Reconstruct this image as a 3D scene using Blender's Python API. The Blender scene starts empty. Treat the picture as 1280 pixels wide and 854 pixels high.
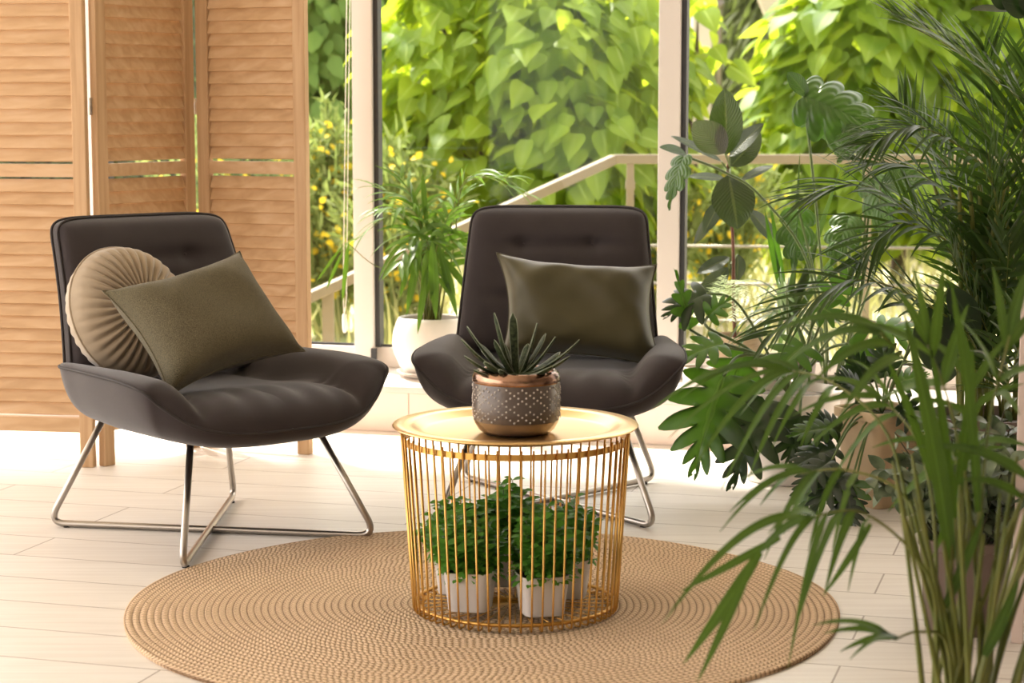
import bpy, math, random
import numpy as np
from mathutils import Vector, Matrix
PI = math.pi
random.seed(7); np.random.seed(7)
SC = bpy.context.scene
COL = SC.collection

# ------------------------------------------------------------------ camera measurements
F = 2500.0; TH = math.atan(296 / 2500); H = 1.08
def ray(px, py):
    a = (px - 640) / F; b = -(py - 427) / F; c, s = math.cos(TH), math.sin(TH)
    return (a, c + b * s, -s + b * c)
def G(px, py, z=0.0):                      # point of the photo lying at height z
    r = ray(px, py); k = (z - H) / r[2]; return Vector((r[0] * k, r[1] * k, z))
def at(px, py, Y):                         # point of the photo lying at distance Y
    r = ray(px, py); k = Y / r[1]; return Vector((r[0] * k, Y, H + r[2] * k))

# ------------------------------------------------------------------ materials
def mat(name, col=(.8, .8, .8), rough=.6, metal=0.0, sheen=0.0, coat=0.0, spec=.5):
    m = bpy.data.materials.new(name); m.use_nodes = True
    b = m.node_tree.nodes['Principled BSDF']
    b.inputs['Base Color'].default_value = (*col, 1)
    b.inputs['Roughness'].default_value = rough
    b.inputs['Metallic'].default_value = metal
    b.inputs['Specular IOR Level'].default_value = spec
    if sheen:
        b.inputs['Sheen Weight'].default_value = sheen
        b.inputs['Sheen Roughness'].default_value = .4
    if coat: b.inputs['Coat Weight'].default_value = coat
    return m
def nd(m, t, **k):
    n = m.node_tree.nodes.new(t)
    for a, v in k.items():
        if a in n.inputs.keys(): n.inputs[a].default_value = v
        else: setattr(n, a, v)
    return n
def lk(m, a, ao, b, bi): m.node_tree.links.new(a.outputs[ao], b.inputs[bi])
def bsdf(m): return m.node_tree.nodes['Principled BSDF']
def ramp(m, stops):
    r = nd(m, 'ShaderNodeValToRGB'); e = r.color_ramp.elements
    while len(e) < len(stops): e.new(.5)
    for i, (p, c) in enumerate(stops):
        e[i].position = p; e[i].color = (*c, 1)
    return r
def coords(m, scale=(1, 1, 1), rot=(0, 0, 0), kind='Object'):
    t = nd(m, 'ShaderNodeTexCoord'); mp = nd(m, 'ShaderNodeMapping')
    mp.inputs['Scale'].default_value = scale; mp.inputs['Rotation'].default_value = rot
    lk(m, t, kind, mp, 'Vector'); return mp
def noise(m, mp, scale, detail=4, dist=0):
    n = nd(m, 'ShaderNodeTexNoise', Scale=scale, Detail=detail, Distortion=dist)
    lk(m, mp, 'Vector', n, 'Vector'); return n
def bump(m, src, out, strength, dist=.002, chain=None):
    b = nd(m, 'ShaderNodeBump', Strength=strength, Distance=dist)
    lk(m, src, out, b, 'Height')
    if chain: lk(m, chain, 'Normal', b, 'Normal')
    lk(m, b, 'Normal', bsdf(m), 'Normal'); return b
def noisy(m, stops, scale=6, mscale=(1, 1, 1), bstr=0.0, bdist=.002, detail=5):
    mp = coords(m, mscale); n = noise(m, mp, scale, detail); r = ramp(m, stops)
    lk(m, n, 'Fac', r, 'Fac'); lk(m, r, 'Color', bsdf(m), 'Base Color')
    if bstr: bump(m, n, 'Fac', bstr, bdist)
    return m
def fabric(name, c0, c1, sheen, weave=900, bstr=.25, rough=.85):
    m = mat(name, c0, rough, sheen=sheen, spec=.25)
    mp = coords(m); n = noise(m, mp, 9, 5); r = ramp(m, [(.3, c0), (.75, c1)])
    lk(m, n, 'Fac', r, 'Fac'); lk(m, r, 'Color', bsdf(m), 'Base Color')
    n2 = noise(m, mp, weave, 2); bump(m, n2, 'Fac', bstr, .0015)
    return m
M = {}
M['gray_fabric'] = fabric('gray_fabric', (.0355, .0275, .0285), (.047, .0375, .0385), .35)
M['piping'] = mat('piping', (.028, .022, .022), .8)
M['velvet'] = fabric('beige_velvet', (.33, .255, .175), (.43, .345, .25), .5, 500, .1)
M['satin'] = fabric('olive_satin', (.062, .054, .024), (.080, .070, .033), .35, 700, .08, .45)
M['satin_back'] = fabric('satin_lining', (.32, .25, .16), (.36, .29, .19), .3)
# woven green: fine two-way weave
m = mat('olive_weave', (.09, .085, .05), .9, sheen=.2, spec=.2); M['weave'] = m
mp = coords(m); n = noise(m, mp, 1100, 1, 0); n2 = noise(m, coords(m, (1, 6, 1)), 520, 1)
mx = nd(m, 'ShaderNodeMath', operation='ADD'); lk(m, n, 'Fac', mx, 0); lk(m, n2, 'Fac', mx, 1)
r = ramp(m, [(.36, (.03, .027, .016)), (.64, (.24, .205, .125))]); mh = nd(m, 'ShaderNodeMath', operation='MULTIPLY'); mh.inputs[1].default_value = .5
lk(m, mx, 0, mh, 0); lk(m, mh, 0, r, 'Fac'); lk(m, r, 'Color', bsdf(m), 'Base Color'); bump(m, mh, 0, .5, .003)
M['steel'] = mat('brushed_steel', (.42, .38, .34), .28, 1.0)
M['gold'] = mat('gold_wire', (.62, .36, .10), .33, 1.0)
M['gold_tray'] = noisy(mat('gold_tray', (.85, .6, .3), .3, 1.0), [(.3, (.74, .49, .21)), (.7, (.80, .54, .25))], 3)
M['copper'] = noisy(mat('copper_glaze', (.5, .28, .17), .18, .9), [(.38, (.12, .065, .042)), (.6, (.44, .26, .17))], 14)
M['taupe'] = mat('taupe_glaze', (.115, .085, .068), .35, coat=.3)
M['taupe_foot'] = noisy(mat('taupe_foot', (.2, .15, .11), .2, .6), [(.35, (.20, .15, .11)), (.65, (.36, .28, .21))], 10)
M['dots'] = mat('raised_dots', (.55, .48, .42), .4)
M['white_pot'] = mat('white_ceramic', (.80, .74, .68), .35)
M['matte_white'] = mat('matte_white_pot', (.78, .72, .68), .55)
M['soil'] = noisy(mat('soil', (.03, .02, .012), .95), [(.3, (.012, .008, .005)), (.7, (.06, .04, .025))], 60, bstr=.8, bdist=.01)
M['tan_pot'] = noisy(mat('tan_pot', (.6, .43, .25), .6), [(.3, (.56, .41, .25)), (.7, (.64, .48, .30))], 5)
M['brown_pot'] = mat('brown_pot', (.13, .09, .07), .45)
M['wicker_pot'] = noisy(mat('ribbed_tan_pot', (.5, .36, .23), .7), [(.3, (.42, .30, .19)), (.7, (.56, .42, .28))], 30, (1, 1, 8), .4, .003)
M['white_frame'] = mat('white_window_frame', (.66, .60, .56), .4)
M['gasket'] = mat('window_gasket', (.03, .03, .032), .6)
M['cord'] = mat('cord', (.86, .80, .72), .7)
M['stand'] = mat('pink_white_paint', (.62, .50, .44), .5)
M['rail'] = mat('painted_rail', (.19, .155, .105), .6)
M['rail_wire'] = mat('rail_wire', (.20, .18, .15), .4, .6)
M['concrete'] = noisy(mat('concrete', (.62, .56, .48), .9), [(.3, (.50, .45, .38)), (.7, (.62, .57, .50))], 4)
M['beam'] = mat('painted_beam', (.48, .42, .33), .8)
M['bark'] = noisy(mat('bark', (.1, .07, .05), .95), [(.3, (.06, .04, .03)), (.7, (.14, .10, .07))], 12, bstr=.5, bdist=.01)
# plinth tiles
m = noisy(mat('ledge_stone', (.72, .6, .48), .5), [(.3, (.85, .68, .59)), (.7, (.90, .74, .65))], 3); M['ledge'] = m
M['sun_block_ceiling'] = mat('ceiling_paint', (.62, .58, .53), .8)
M['wallpaint'] = mat('wall_paint', (.34, .29, .245), .8)
# wood of the screen
def wood(name, c0, c1, c2, mscale, scale=3.5):
    m = mat(name, c1, .6, spec=.3); mp = coords(m, mscale); n = noise(m, mp, scale, 8, .6)
    r = ramp(m, [(.28, c0), (.5, c1), (.72, c2)]); lk(m, n, 'Fac', r, 'Fac'); lk(m, r, 'Color', bsdf(m), 'Base Color')
    bump(m, n, 'Fac', .08, .001); return m
M['wood_h'] = wood('louvre_wood', (.46, .28, .14), (.55, .35, .19), (.61, .41, .245), (.9, 14, 12), 2.5)
M['wood_v'] = wood('stile_wood', (.42, .25, .12), (.51, .32, .17), (.58, .385, .22), (16, 16, .8))
# jute
m = mat('braided_jute', (.5, .33, .2), .9, spec=.15); M['jute'] = m
tc = nd(m, 'ShaderNodeTexCoord'); sx = nd(m, 'ShaderNodeSeparateXYZ'); lk(m, tc, 'Object', sx, 'Vector')
def mth(m, op, a=None, b=None, c=None):
    n = nd(m, 'ShaderNodeMath', operation=op)
    for i, v in enumerate((a, b, c)):
        if v is None: continue
        if isinstance(v, (int, float)): n.inputs[i].default_value = v
        else: m.node_tree.links.new(v, n.inputs[i])
    return n.outputs[0]
PITCH = .0150
X, Yy = sx.outputs[0], sx.outputs[1]
rr = mth(m, 'SQRT', mth(m, 'ADD', mth(m, 'MULTIPLY', X, X), mth(m, 'MULTIPLY', Yy, Yy)))
an = mth(m, 'ARCTAN2', Yy, X)
rw = mth(m, 'ADD', rr, mth(m, 'MULTIPLY', an, PITCH / (2 * PI)))      # a spiral
q = mth(m, 'DIVIDE', rw, PITCH); idx = mth(m, 'FLOOR', q); fr = mth(m, 'SUBTRACT', q, idx)
arc = mth(m, 'MULTIPLY', mth(m, 'MULTIPLY', an, idx), PITCH / .014)
zig = mth(m, 'MULTIPLY', mth(m, 'ABSOLUTE', mth(m, 'SUBTRACT', fr, .5)), 1.1)
ph = mth(m, 'ADD', mth(m, 'ADD', arc, zig), mth(m, 'MULTIPLY', mth(m, 'FRACT', mth(m, 'MULTIPLY', mth(m, 'SINE', mth(m, 'MULTIPLY', idx, 12.9898)), 4375.85)), 3.0))
st = mth(m, 'ABSOLUTE', mth(m, 'SINE', mth(m, 'MULTIPLY', ph, PI)))
ri = mth(m, 'SINE', mth(m, 'MULTIPLY', fr, PI))
hgt = mth(m, 'MULTIPLY', mth(m, 'POWER', st, .6), mth(m, 'POWER', ri, .6))
tcm = coords(m); nz = noise(m, tcm, 3, 4); nz2 = noise(m, tcm, 160, 3)
hh = mth(m, 'ADD', mth(m, 'MULTIPLY', hgt, .8), mth(m, 'MULTIPLY', nz2.outputs['Fac'], .3))
r = ramp(m, [(.18, (.17, .10, .055)), (.45, (.62, .44, .285)), (1.0, (.86, .65, .45))])
m.node_tree.links.new(hh, r.inputs['Fac'])
mxx = nd(m, 'ShaderNodeMix', data_type='RGBA', blend_type='MULTIPLY'); mxx.inputs['Factor'].default_value = 1
r2 = ramp(m, [(.3, (.88, .86, .84)), (.7, (1, 1, 1))]); lk(m, nz, 'Fac', r2, 'Fac')
m.node_tree.links.new(r.outputs['Color'], mxx.inputs[6]); m.node_tree.links.new(r2.outputs['Color'], mxx.inputs[7])
m.node_tree.links.new(mxx.outputs[2], bsdf(m).inputs['Base Color'])
bp = nd(m, 'ShaderNodeBump', Strength=.9, Distance=.004); m.node_tree.links.new(hh, bp.inputs['Height']); lk(m, bp, 'Normal', bsdf(m), 'Normal')
# floor planks
WANG = -math.radians(16.5)
m = mat('whitewashed_planks', (.8, .74, .66), .42, spec=.35); M['floor'] = m
mp = coords(m, (1, 1, 1), (0, 0, -WANG)); bk = nd(m, 'ShaderNodeTexBrick')
bk.offset = .37; bk.inputs['Scale'].default_value = 1; bk.inputs['Mortar Size'].default_value = .0022
bk.inputs['Mortar Smooth'].default_value = .1
bk.inputs['Brick Width'].default_value = 1.25; bk.inputs['Row Height'].default_value = .2
bk.inputs['Color1'].default_value = (.805, .75, .69, 1); bk.inputs['Color2'].default_value = (.845, .80, .745, 1)
bk.inputs['Mortar'].default_value = (.42, .36, .31, 1); lk(m, mp, 'Vector', bk, 'Vector')
gn = noise(m, coords(m, (1.2, 22, 1), (0, 0, -WANG)), 2.2, 7, .5)
r = ramp(m, [(.3, (.90, .885, .87)), (.62, (1, 1, 1))]); lk(m, gn, 'Fac', r, 'Fac')
mxx = nd(m, 'ShaderNodeMix', data_type='RGBA', blend_type='MULTIPLY'); mxx.inputs['Factor'].default_value = 1
m.node_tree.links.new(bk.outputs['Color'], mxx.inputs[6]); m.node_tree.links.new(r.outputs['Color'], mxx.inputs[7])
m.node_tree.links.new(mxx.outputs[2], bsdf(m).inputs['Base Color'])
bump(m, gn, 'Fac', .06, .002)
# garden ground
M['ground'] = noisy(mat('garden_ground', (.6, .55, .4), .95), [(.35, (.62, .54, .40)), (.55, (.52, .48, .28)), (.75, (.30, .38, .12))], 1.2, bstr=.5, bdist=.03)
# glass
m = bpy.data.materials.new('window_glass'); m.use_nodes = True; M['glass'] = m
nt = m.node_tree; nt.nodes.clear(); o = nt.nodes.new('ShaderNodeOutputMaterial'); mi = nt.nodes.new('ShaderNodeMixShader')
tr = nt.nodes.new('ShaderNodeBsdfTransparent'); gl = nt.nodes.new('ShaderNodeBsdfGlossy'); gl.inputs['Roughness'].default_value = .02
tr.inputs[0].default_value = (.97, .98, .97, 1); mi.inputs[0].default_value = .012
nt.links.new(tr.outputs[0], mi.inputs[1]); nt.links.new(gl.outputs[0], mi.inputs[2]); nt.links.new(mi.outputs[0], o.inputs[0])

def leafmat(name, dark, light, trans, tw=.35, rough=.4, vein=None, vscale=3.0, spec=.3, back=None, ribs=0):
    """green leaf: noise between two greens, pale midrib from the leaf's own UVs, light shining through"""
    m = mat(name, light, rough, spec=spec); nt = m.node_tree; b = bsdf(m)
    mp = coords(m); n = noise(m, mp, vscale, 4); r = ramp(m, [(.32, dark), (.68, light)]); lk(m, n, 'Fac', r, 'Fac')
    out = r.outputs['Color']
    uv = nd(m, 'ShaderNodeTexCoord'); s = nd(m, 'ShaderNodeSeparateXYZ'); lk(m, uv, 'UV', s, 'Vector')
    d = mth(m, 'ABSOLUTE', mth(m, 'SUBTRACT', s.outputs[0], .5))
    if vein:
        g = mth(m, 'LESS_THAN', d, .035)
        mx = nd(m, 'ShaderNodeMix', data_type='RGBA'); nt.links.new(g, mx.inputs['Factor'])
        nt.links.new(out, mx.inputs[6]); mx.inputs[7].default_value = (*vein, 1); out = mx.outputs[2]
    if back:
        ge = nd(m, 'ShaderNodeNewGeometry'); mx = nd(m, 'ShaderNodeMix', data_type='RGBA')
        lk(m, ge, 'Backfacing', mx, 'Factor'); nt.links.new(out, mx.inputs[6]); mx.inputs[7].default_value = (*back, 1); out = mx.outputs[2]
    nt.links.new(out, b.inputs['Base Color'])
    if ribs:
        w = mth(m, 'SINE', mth(m, 'MULTIPLY', mth(m, 'SUBTRACT', s.outputs[1], mth(m, 'MULTIPLY', d, .7)), ribs))
        bp = nd(m, 'ShaderNodeBump', Strength=.5, Distance=.002); nt.links.new(w, bp.inputs['Height']); lk(m, bp, 'Normal', b, 'Normal')
    t = nd(m, 'ShaderNodeBsdfTranslucent'); t.inputs[0].default_value = (*trans, 1)
    mi = nd(m, 'ShaderNodeMixShader'); mi.inputs[0].default_value = tw
    nt.links.new(b.outputs[0], mi.inputs[1]); nt.links.new(t.outputs[0], mi.inputs[2])
    nt.links.new(mi.outputs[0], nt.nodes['Material Output'].inputs[0]); return m
M['catalpa'] = leafmat('catalpa_leaf', (.045, .115, .010), (.20, .30, .035), (.66, .80, .05), .46, .5, (.30, .40, .11), 4.5)
M['conifer'] = leafmat('conifer_needles', (.05, .07, .02), (.12, .14, .045), (.20, .26, .06), .35, .7, None, 1.0)
M['bushgreen'] = leafmat('pale_bush', (.16, .22, .07), (.32, .36, .14), (.35, .45, .12), .35, .7, None, 1.5)
M['farbush'] = leafmat('far_bush', (.09, .17, .04), (.2, .32, .08), (.3, .45, .08), .4, .7, None, 1.0)
M['yellow'] = leafmat('yellow_petals', (.85, .60, .03), (.95, .72, .06), (.9, .7, .05), .3, .6)
M['grassy'] = leafmat('dry_grass', (.30, .30, .12), (.5, .46, .22), (.4, .42, .15), .3, .8)
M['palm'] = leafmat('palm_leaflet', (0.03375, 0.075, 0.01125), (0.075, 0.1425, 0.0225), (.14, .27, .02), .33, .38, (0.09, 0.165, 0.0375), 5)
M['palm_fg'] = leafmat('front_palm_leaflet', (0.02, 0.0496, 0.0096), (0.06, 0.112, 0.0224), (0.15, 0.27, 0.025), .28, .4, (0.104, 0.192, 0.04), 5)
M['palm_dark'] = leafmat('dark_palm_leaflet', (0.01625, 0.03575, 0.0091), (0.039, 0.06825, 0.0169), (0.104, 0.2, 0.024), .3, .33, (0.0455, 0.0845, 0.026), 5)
M['palm_stem'] = leafmat('palm_stem', (0.105, 0.1425, 0.0225), (0.195, 0.195, 0.045), (0.16, 0.2, 0.032), .1, .4, None, 12)
M['rubber'] = leafmat('rubber_leaf', (0.0108, 0.0192, 0.0096), (0.021, 0.0348, 0.0144), (0.07, 0.119, 0.014), .16, .28, (0.096, 0.114, 0.042), 6, .6, (.046, .047, .028), 95)
M['monstera'] = leafmat('monstera_leaf', (0.0175, 0.0385, 0.014), (0.035, 0.063, 0.0245), (.085, .20, .016), .22, .3, (0.07, 0.105, 0.042), 5, .6, (0.042, 0.091, 0.021), 60)
M['philo'] = leafmat('philodendron_leaf', (0.02275, 0.06175, 0.0091), (0.04225, 0.0975, 0.0156), (0.112, 0.272, 0.016), .3, .33, (0.0975, 0.156, 0.039), 5, .6)
M['philo_young'] = leafmat('young_leaf', (0.096, 0.216, 0.018), (0.144, 0.276, 0.03), (0.28, 0.48, 0.032), .4, .4, (0.18, 0.3, 0.06), 6)
M['philo_dark'] = leafmat('dark_lobed_leaf', (0.0084, 0.0204, 0.0084), (0.018, 0.036, 0.0144), (0.042, 0.091, 0.014), .2, .3, (0.03, 0.054, 0.024), 6, .6)
M['fern'] = leafmat('silvery_fern', (.38, .46, .28), (.52, .58, .40), (.4, .5, .25), .3, .6)
M['dracaena'] = leafmat('dracaena_leaf', (0.0245, 0.049, 0.0154), (0.063, 0.0875, 0.035), (0.112, 0.2, 0.032), .25, .3, None, 8)
M['box'] = leafmat('small_round_leaf', (.07, .21, .03), (.17, .40, .06), (.2, .55, .05), .34, .4, None, 25)
M['smallleaf'] = leafmat('glossy_variegated_leaf', (0.012, 0.03, 0.0108), (0.252, 0.3, 0.192), (0.08, 0.16, 0.032), .15, .3, None, 16)
M['succ'] = leafmat('spotted_succulent', (.012, .022, .009), (.075, .10, .045), (.05, .09, .03), .05, .55, None, 160, .25)
M['succ_edge'] = mat('pale_leaf_edge', (.26, .29, .20), .5)
M['redstem'] = mat('red_brown_stem', (.14, .05, .03), .6)
M['greenstem'] = mat('green_stem', (.10, .15, .04), .45)
M['twig'] = mat('dark_twig', (.05, .045, .02), .7)

# ------------------------------------------------------------------ objects, tagging
def tag(o, label=None, cat=None, group=None, kind=None):
    if label: o['label'] = label
    if cat: o['category'] = cat
    if group: o['group'] = group
    if kind: o['kind'] = kind
    return o
def empty(name, loc, label=None, cat=None, group=None, rz=0, kind=None):
    o = bpy.data.objects.new(name, None); COL.objects.link(o); o.location = loc; o.rotation_euler = (0, 0, rz)
    o.empty_display_size = .1
    return tag(o, label, cat, group, kind)
def copy_tree(o, parent=None):
    kids = list(o.children); c = o.copy(); COL.objects.link(c); c.parent = parent
    for k in kids: copy_tree(k, c)
    return c

class MB:
    """collects shapes in world (or thing-local) coordinates and links them as one mesh"""
    def __init__(s): s.v = []; s.f = []; s.uv = []
    def add(s, vs, fs, uvs=None):
        o = len(s.v); s.v += [tuple(p) for p in vs]; s.f += [tuple(i + o for i in f) for f in fs]
        s.uv += list(uvs) if uvs is not None else [(.25, .5)] * len(vs); return s
    def box(s, c, d, rz=0, M4=None, taper=1.0):
        vs = []
        for z in (-1, 1):
            for x, y in ((-1, -1), (1, -1), (1, 1), (-1, 1)):
                k = taper if z < 0 else 1
                vs.append(Vector((x * d[0] / 2 * k, y * d[1] / 2 * k, z * d[2] / 2)))
        R = M4 if M4 else Matrix.Rotation(rz, 3, 'Z'); vs = [R @ p + Vector(c) for p in vs]
        return s.add(vs, [(3, 2, 1, 0), (4, 5, 6, 7), (0, 1, 5, 4), (1, 2, 6, 5), (2, 3, 7, 6), (3, 0, 4, 7)])
    def bar(s, a, b, w, h, up=(0, 0, 1)):
        a = Vector(a); b = Vector(b); d = (b - a); L = d.length; d.normalize(); u = Vector(up)
        r = d.cross(u).normalized(); u = r.cross(d).normalized()
        vs = [p + r * x * w / 2 + u * z * h / 2 for p in (a, b) for x, z in ((-1, -1), (1, -1), (1, 1), (-1, 1))]
        return s.add(vs, [(0, 1, 2, 3), (7, 6, 5, 4), (0, 4, 5, 1), (1, 5, 6, 2), (2, 6, 7, 3), (3, 7, 4, 0)])
    def tube(s, pts, rad, n=8, closed=False):
        pts = [Vector(p) for p in pts]; N = len(pts); rad = rad if hasattr(rad, '__len__') else [rad] * N
        vs = []; fs = []; prev = None
        for i, p in enumerate(pts):
            a = pts[i - 1] if (i or closed) else p; b = pts[(i + 1) % N] if (i < N - 1 or closed) else p
            t = (b - a).normalized()
            if prev is None:
                u = t.cross(Vector((0, 0, 1)));
                if u.length < .05: u = t.cross(Vector((1, 0, 0)))
            else: u = prev - t * prev.dot(t)
            u.normalize(); prev = u; w = t.cross(u)
            for k in range(n):
                an = 2 * PI * k / n; vs.append(p + (u * math.cos(an) + w * math.sin(an)) * rad[i])
        for i in range(N if closed else N - 1):
            j = (i + 1) % N
            for k in range(n):
                l = (k + 1) % n; fs.append((i * n + k, i * n + l, j * n + l, j * n + k))
        if not closed: fs += [tuple(range(n))[::-1], tuple((N - 1) * n + k for k in range(n))]
        return s.add(vs, fs)
    def lathe(s, prof, n=64, c=(0, 0, 0), sq=None, capb=True, capt=False):
        """prof: (r, z); sq: superellipse power for rounded-square section"""
        vs = []; fs = []; c = Vector(c)
        for r, z in prof:
            for k in range(n):
                a = 2 * PI * k / n; x, y = math.cos(a), math.sin(a)
                if sq:
                    q = (abs(x) ** sq + abs(y) ** sq) ** (-1 / sq); x *= q; y *= q
                vs.append(c + Vector((r * x, r * y, z)))
        for i in range(len(prof) - 1):
            for k in range(n):
                l = (k + 1) % n; fs.append((i * n + k, i * n + l, (i + 1) * n + l, (i + 1) * n + k))
        if capb: fs.append(tuple(range(n))[::-1])
        if capt: fs.append(tuple((len(prof) - 1) * n + k for k in range(n)))
        return s.add(vs, fs)
    def strip(s, pts, wid, normals, fold=.15, cup=None):
        """a blade: three verts across; pts Vectors, wid half-widths, normals Vectors"""
        vs = []; uv = []; n = len(pts)
        for i, p in enumerate(pts):
            a = pts[max(0, i - 1)]; b = pts[min(n - 1, i + 1)]; t = (b - a).normalized()
            nn = normals[i] if isinstance(normals, list) else normals
            r = t.cross(nn)
            if r.length < 1e-4: r = t.cross(Vector((.3, .9, .1)))
            r.normalize(); q = r.cross(t)
            w = max(wid[i], 1e-4); v = i / (n - 1)
            vs += [p - r * w + q * w * fold, p, p + r * w + q * w * fold]; uv += [(0, v), (.5, v), (1, v)]
        fs = []
        for i in range(n - 1):
            o = i * 3; fs += [(o, o + 1, o + 4, o + 3), (o + 1, o + 2, o + 5, o + 4)]
        return s.add(vs, fs, uv)
    def build(s, name, material, parent=None, smooth=True, label=None, loc=None, kind=None, mod=None):
        me = bpy.data.meshes.new(name); me.from_pydata(s.v, [], s.f)
        uvl = me.uv_layers.new(name='UVMap'); li = np.empty(len(me.loops), np.int32); me.loops.foreach_get('vertex_index', li)
        arr = np.array(s.uv, np.float32)[li] if len(s.uv) else np.zeros((0, 2), np.float32)
        uvl.data.foreach_set('uv', arr.ravel())
        if smooth: me.polygons.foreach_set('use_smooth', [True] * len(me.polygons))
        me.materials.append(material); me.update()
        o = bpy.data.objects.new(name, me); COL.objects.link(o)
        if parent is not None:
            o.parent = parent
            if loc == 'world':
                P4 = Matrix.Translation(parent.location) @ parent.rotation_euler.to_matrix().to_4x4(); me.transform(P4.inverted())
        if label: o['label'] = label
        if kind: o['kind'] = kind
        if smooth == 'auto':
            e = o.modifiers.new('split', 'EDGE_SPLIT'); e.split_angle = math.radians(40)
        return o
def bevel(o, w, seg=2):
    b = o.modifiers.new('bevel', 'BEVEL'); b.width = w; b.segments = seg; b.limit_method = 'ANGLE'; return o
def grid_mesh(mb, P, closed_u=False, uvs=None):
    nu = len(P); nv = len(P[0]); vs = [p for row in P for p in row]; fs = []
    for i in range(nu if closed_u else nu - 1):
        j = (i + 1) % nu
        for k in range(nv - 1): fs.append((i * nv + k, j * nv + k, j * nv + k + 1, i * nv + k + 1))
    return mb.add(vs, fs, uvs)
def catmull(pts, n=8, closed=False):
    pts = [Vector(p) for p in pts]; N = len(pts); out = []
    g = (lambda i: pts[i % N]) if closed else (lambda i: pts[min(max(i, 0), N - 1)])
    for i in range(N if closed else N - 1):
        p0, p1, p2, p3 = g(i - 1), g(i), g(i + 1), g(i + 2)
        for k in range(n):
            t = k / n
            out.append(.5 * ((2 * p1) + (p2 - p0) * t + (2 * p0 - 5 * p1 + 4 * p2 - p3) * t * t + (3 * p1 - p0 - 3 * p2 + p3) * t ** 3))
    if not closed: out.append(pts[-1])
    return out
def rounded(pts, r, n=6):
    """polyline with rounded corners"""
    pts = [Vector(p) for p in pts]; out = [pts[0]]
    for i in range(1, len(pts) - 1):
        a, b, c = pts[i - 1], pts[i], pts[i + 1]; d1 = (a - b).normalized(); d2 = (c - b).normalized()
        p = b + d1 * r; q = b + d2 * r
        for k in range(n + 1):
            t = k / n; out.append(p * (1 - t) ** 2 + b * 2 * t * (1 - t) + q * t * t)
    out.append(pts[-1]); return out
def U(a, b): return random.uniform(a, b)
def scatter(name, template, mats, material, parent):
    """one mesh of many leaves; template (verts, faces, uvs), mats n x 3 x 4"""
    V, Fc, UVs = template; V = np.array(V, np.float32); n = len(mats); m4 = np.array(mats, np.float32)
    vv = np.einsum('nij,vj->nvi', m4[:, :, :3], V) + m4[:, None, :, 3]
    k = len(V); fa = np.array(Fc, np.int32); faces = (fa[None] + (np.arange(n) * k)[:, None, None]).reshape(-1, fa.shape[1])
    me = bpy.data.meshes.new(name); me.from_pydata(vv.reshape(-1, 3).tolist(), [], faces.tolist())
    uvl = me.uv_layers.new(name='UVMap'); li = np.empty(len(me.loops), np.int32); me.loops.foreach_get('vertex_index', li)
    uvl.data.foreach_set('uv', np.array(UVs, np.float32)[li % k].ravel())
    me.polygons.foreach_set('use_smooth', [True] * len(me.polygons)); me.materials.append(material); me.update()
    o = bpy.data.objects.new(name, me); COL.objects.link(o); o.parent = parent
    if parent: me.transform(Matrix.Translation(-Vector(parent.location)))
    return o
def leaf_template(prof, n=6, fold=.2, bend=.25):
    """leaf along +Y of length 1, normal +Z, half-width prof(t)"""
    V = []; UVs = []; Fc = []
    for i in range(n + 1):
        t = i / n; y = t; z = -bend * t * t; w = prof(t)
        V += [(-w, y, z + w * fold), (0, y, z), (w, y, z + w * fold)]; UVs += [(0, t), (.5, t), (1, t)]
    for i in range(n):
        o = i * 3; Fc += [(o, o + 1, o + 4, o + 3), (o + 1, o + 2, o + 5, o + 4)]
    return V, Fc, UVs
def frame(pos, d, nrm, s):
    """3x4 matrix: Y axis along d, Z near nrm"""
    d = d.normalized(); x = d.cross(nrm)
    if x.length < 1e-3: x = d.cross(Vector((.1, .3, .9)))
    x.normalize(); z = x.cross(d)
    return [[x[i] * s, d[i] * s, z[i] * s, pos[i]] for i in range(3)]
heart = lambda t: .46 * (math.sin(PI * min(1, (t + .06) ** .62)) ** .8) * (1 - .25 * t) if t < .995 else 0.0
ovate = lambda t: .30 * math.sin(PI * t ** .85) ** .8 if 0 < t < 1 else 0.0
roundl = lambda t: .36 * math.sin(PI * t ** 1.15) ** .6 if 0 < t < 1 else 0.02
lance = lambda t: .10 * math.sin(PI * t ** .7) if 0 < t < 1 else 0.004
def rdir():
    v = Vector((random.gauss(0, 1), random.gauss(0, 1), random.gauss(0, 1))); return v.normalized()

# ================================================================== THE SETTING
B0 = G(620, 546.0); UW = Vector((math.cos(WANG), math.sin(WANG), 0)); NW = Vector((-math.sin(WANG), math.cos(WANG), 0))
def W(t, q, z): return B0 + UW * t + NW * q + Vector((0, 0, z))
def tw(px, q):                              # position along the window wall of a photo column
    k = (px - 640) / F * 1.0; 
    # solve x/y' = k with camera-depth of a point at about eye height
    o = B0 + NW * q; c = math.cos(TH)
    return (k * c * o.y - o.x) / (UW.x - k * c * UW.y)
QW = .44; SILL = .155
ob = MB().add([(-4.2, -1.0, 0), (3.4, -1.0, 0), (3.4, 9, 0), (-4.2, 9, 0)], [(0, 1, 2, 3)])
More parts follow.
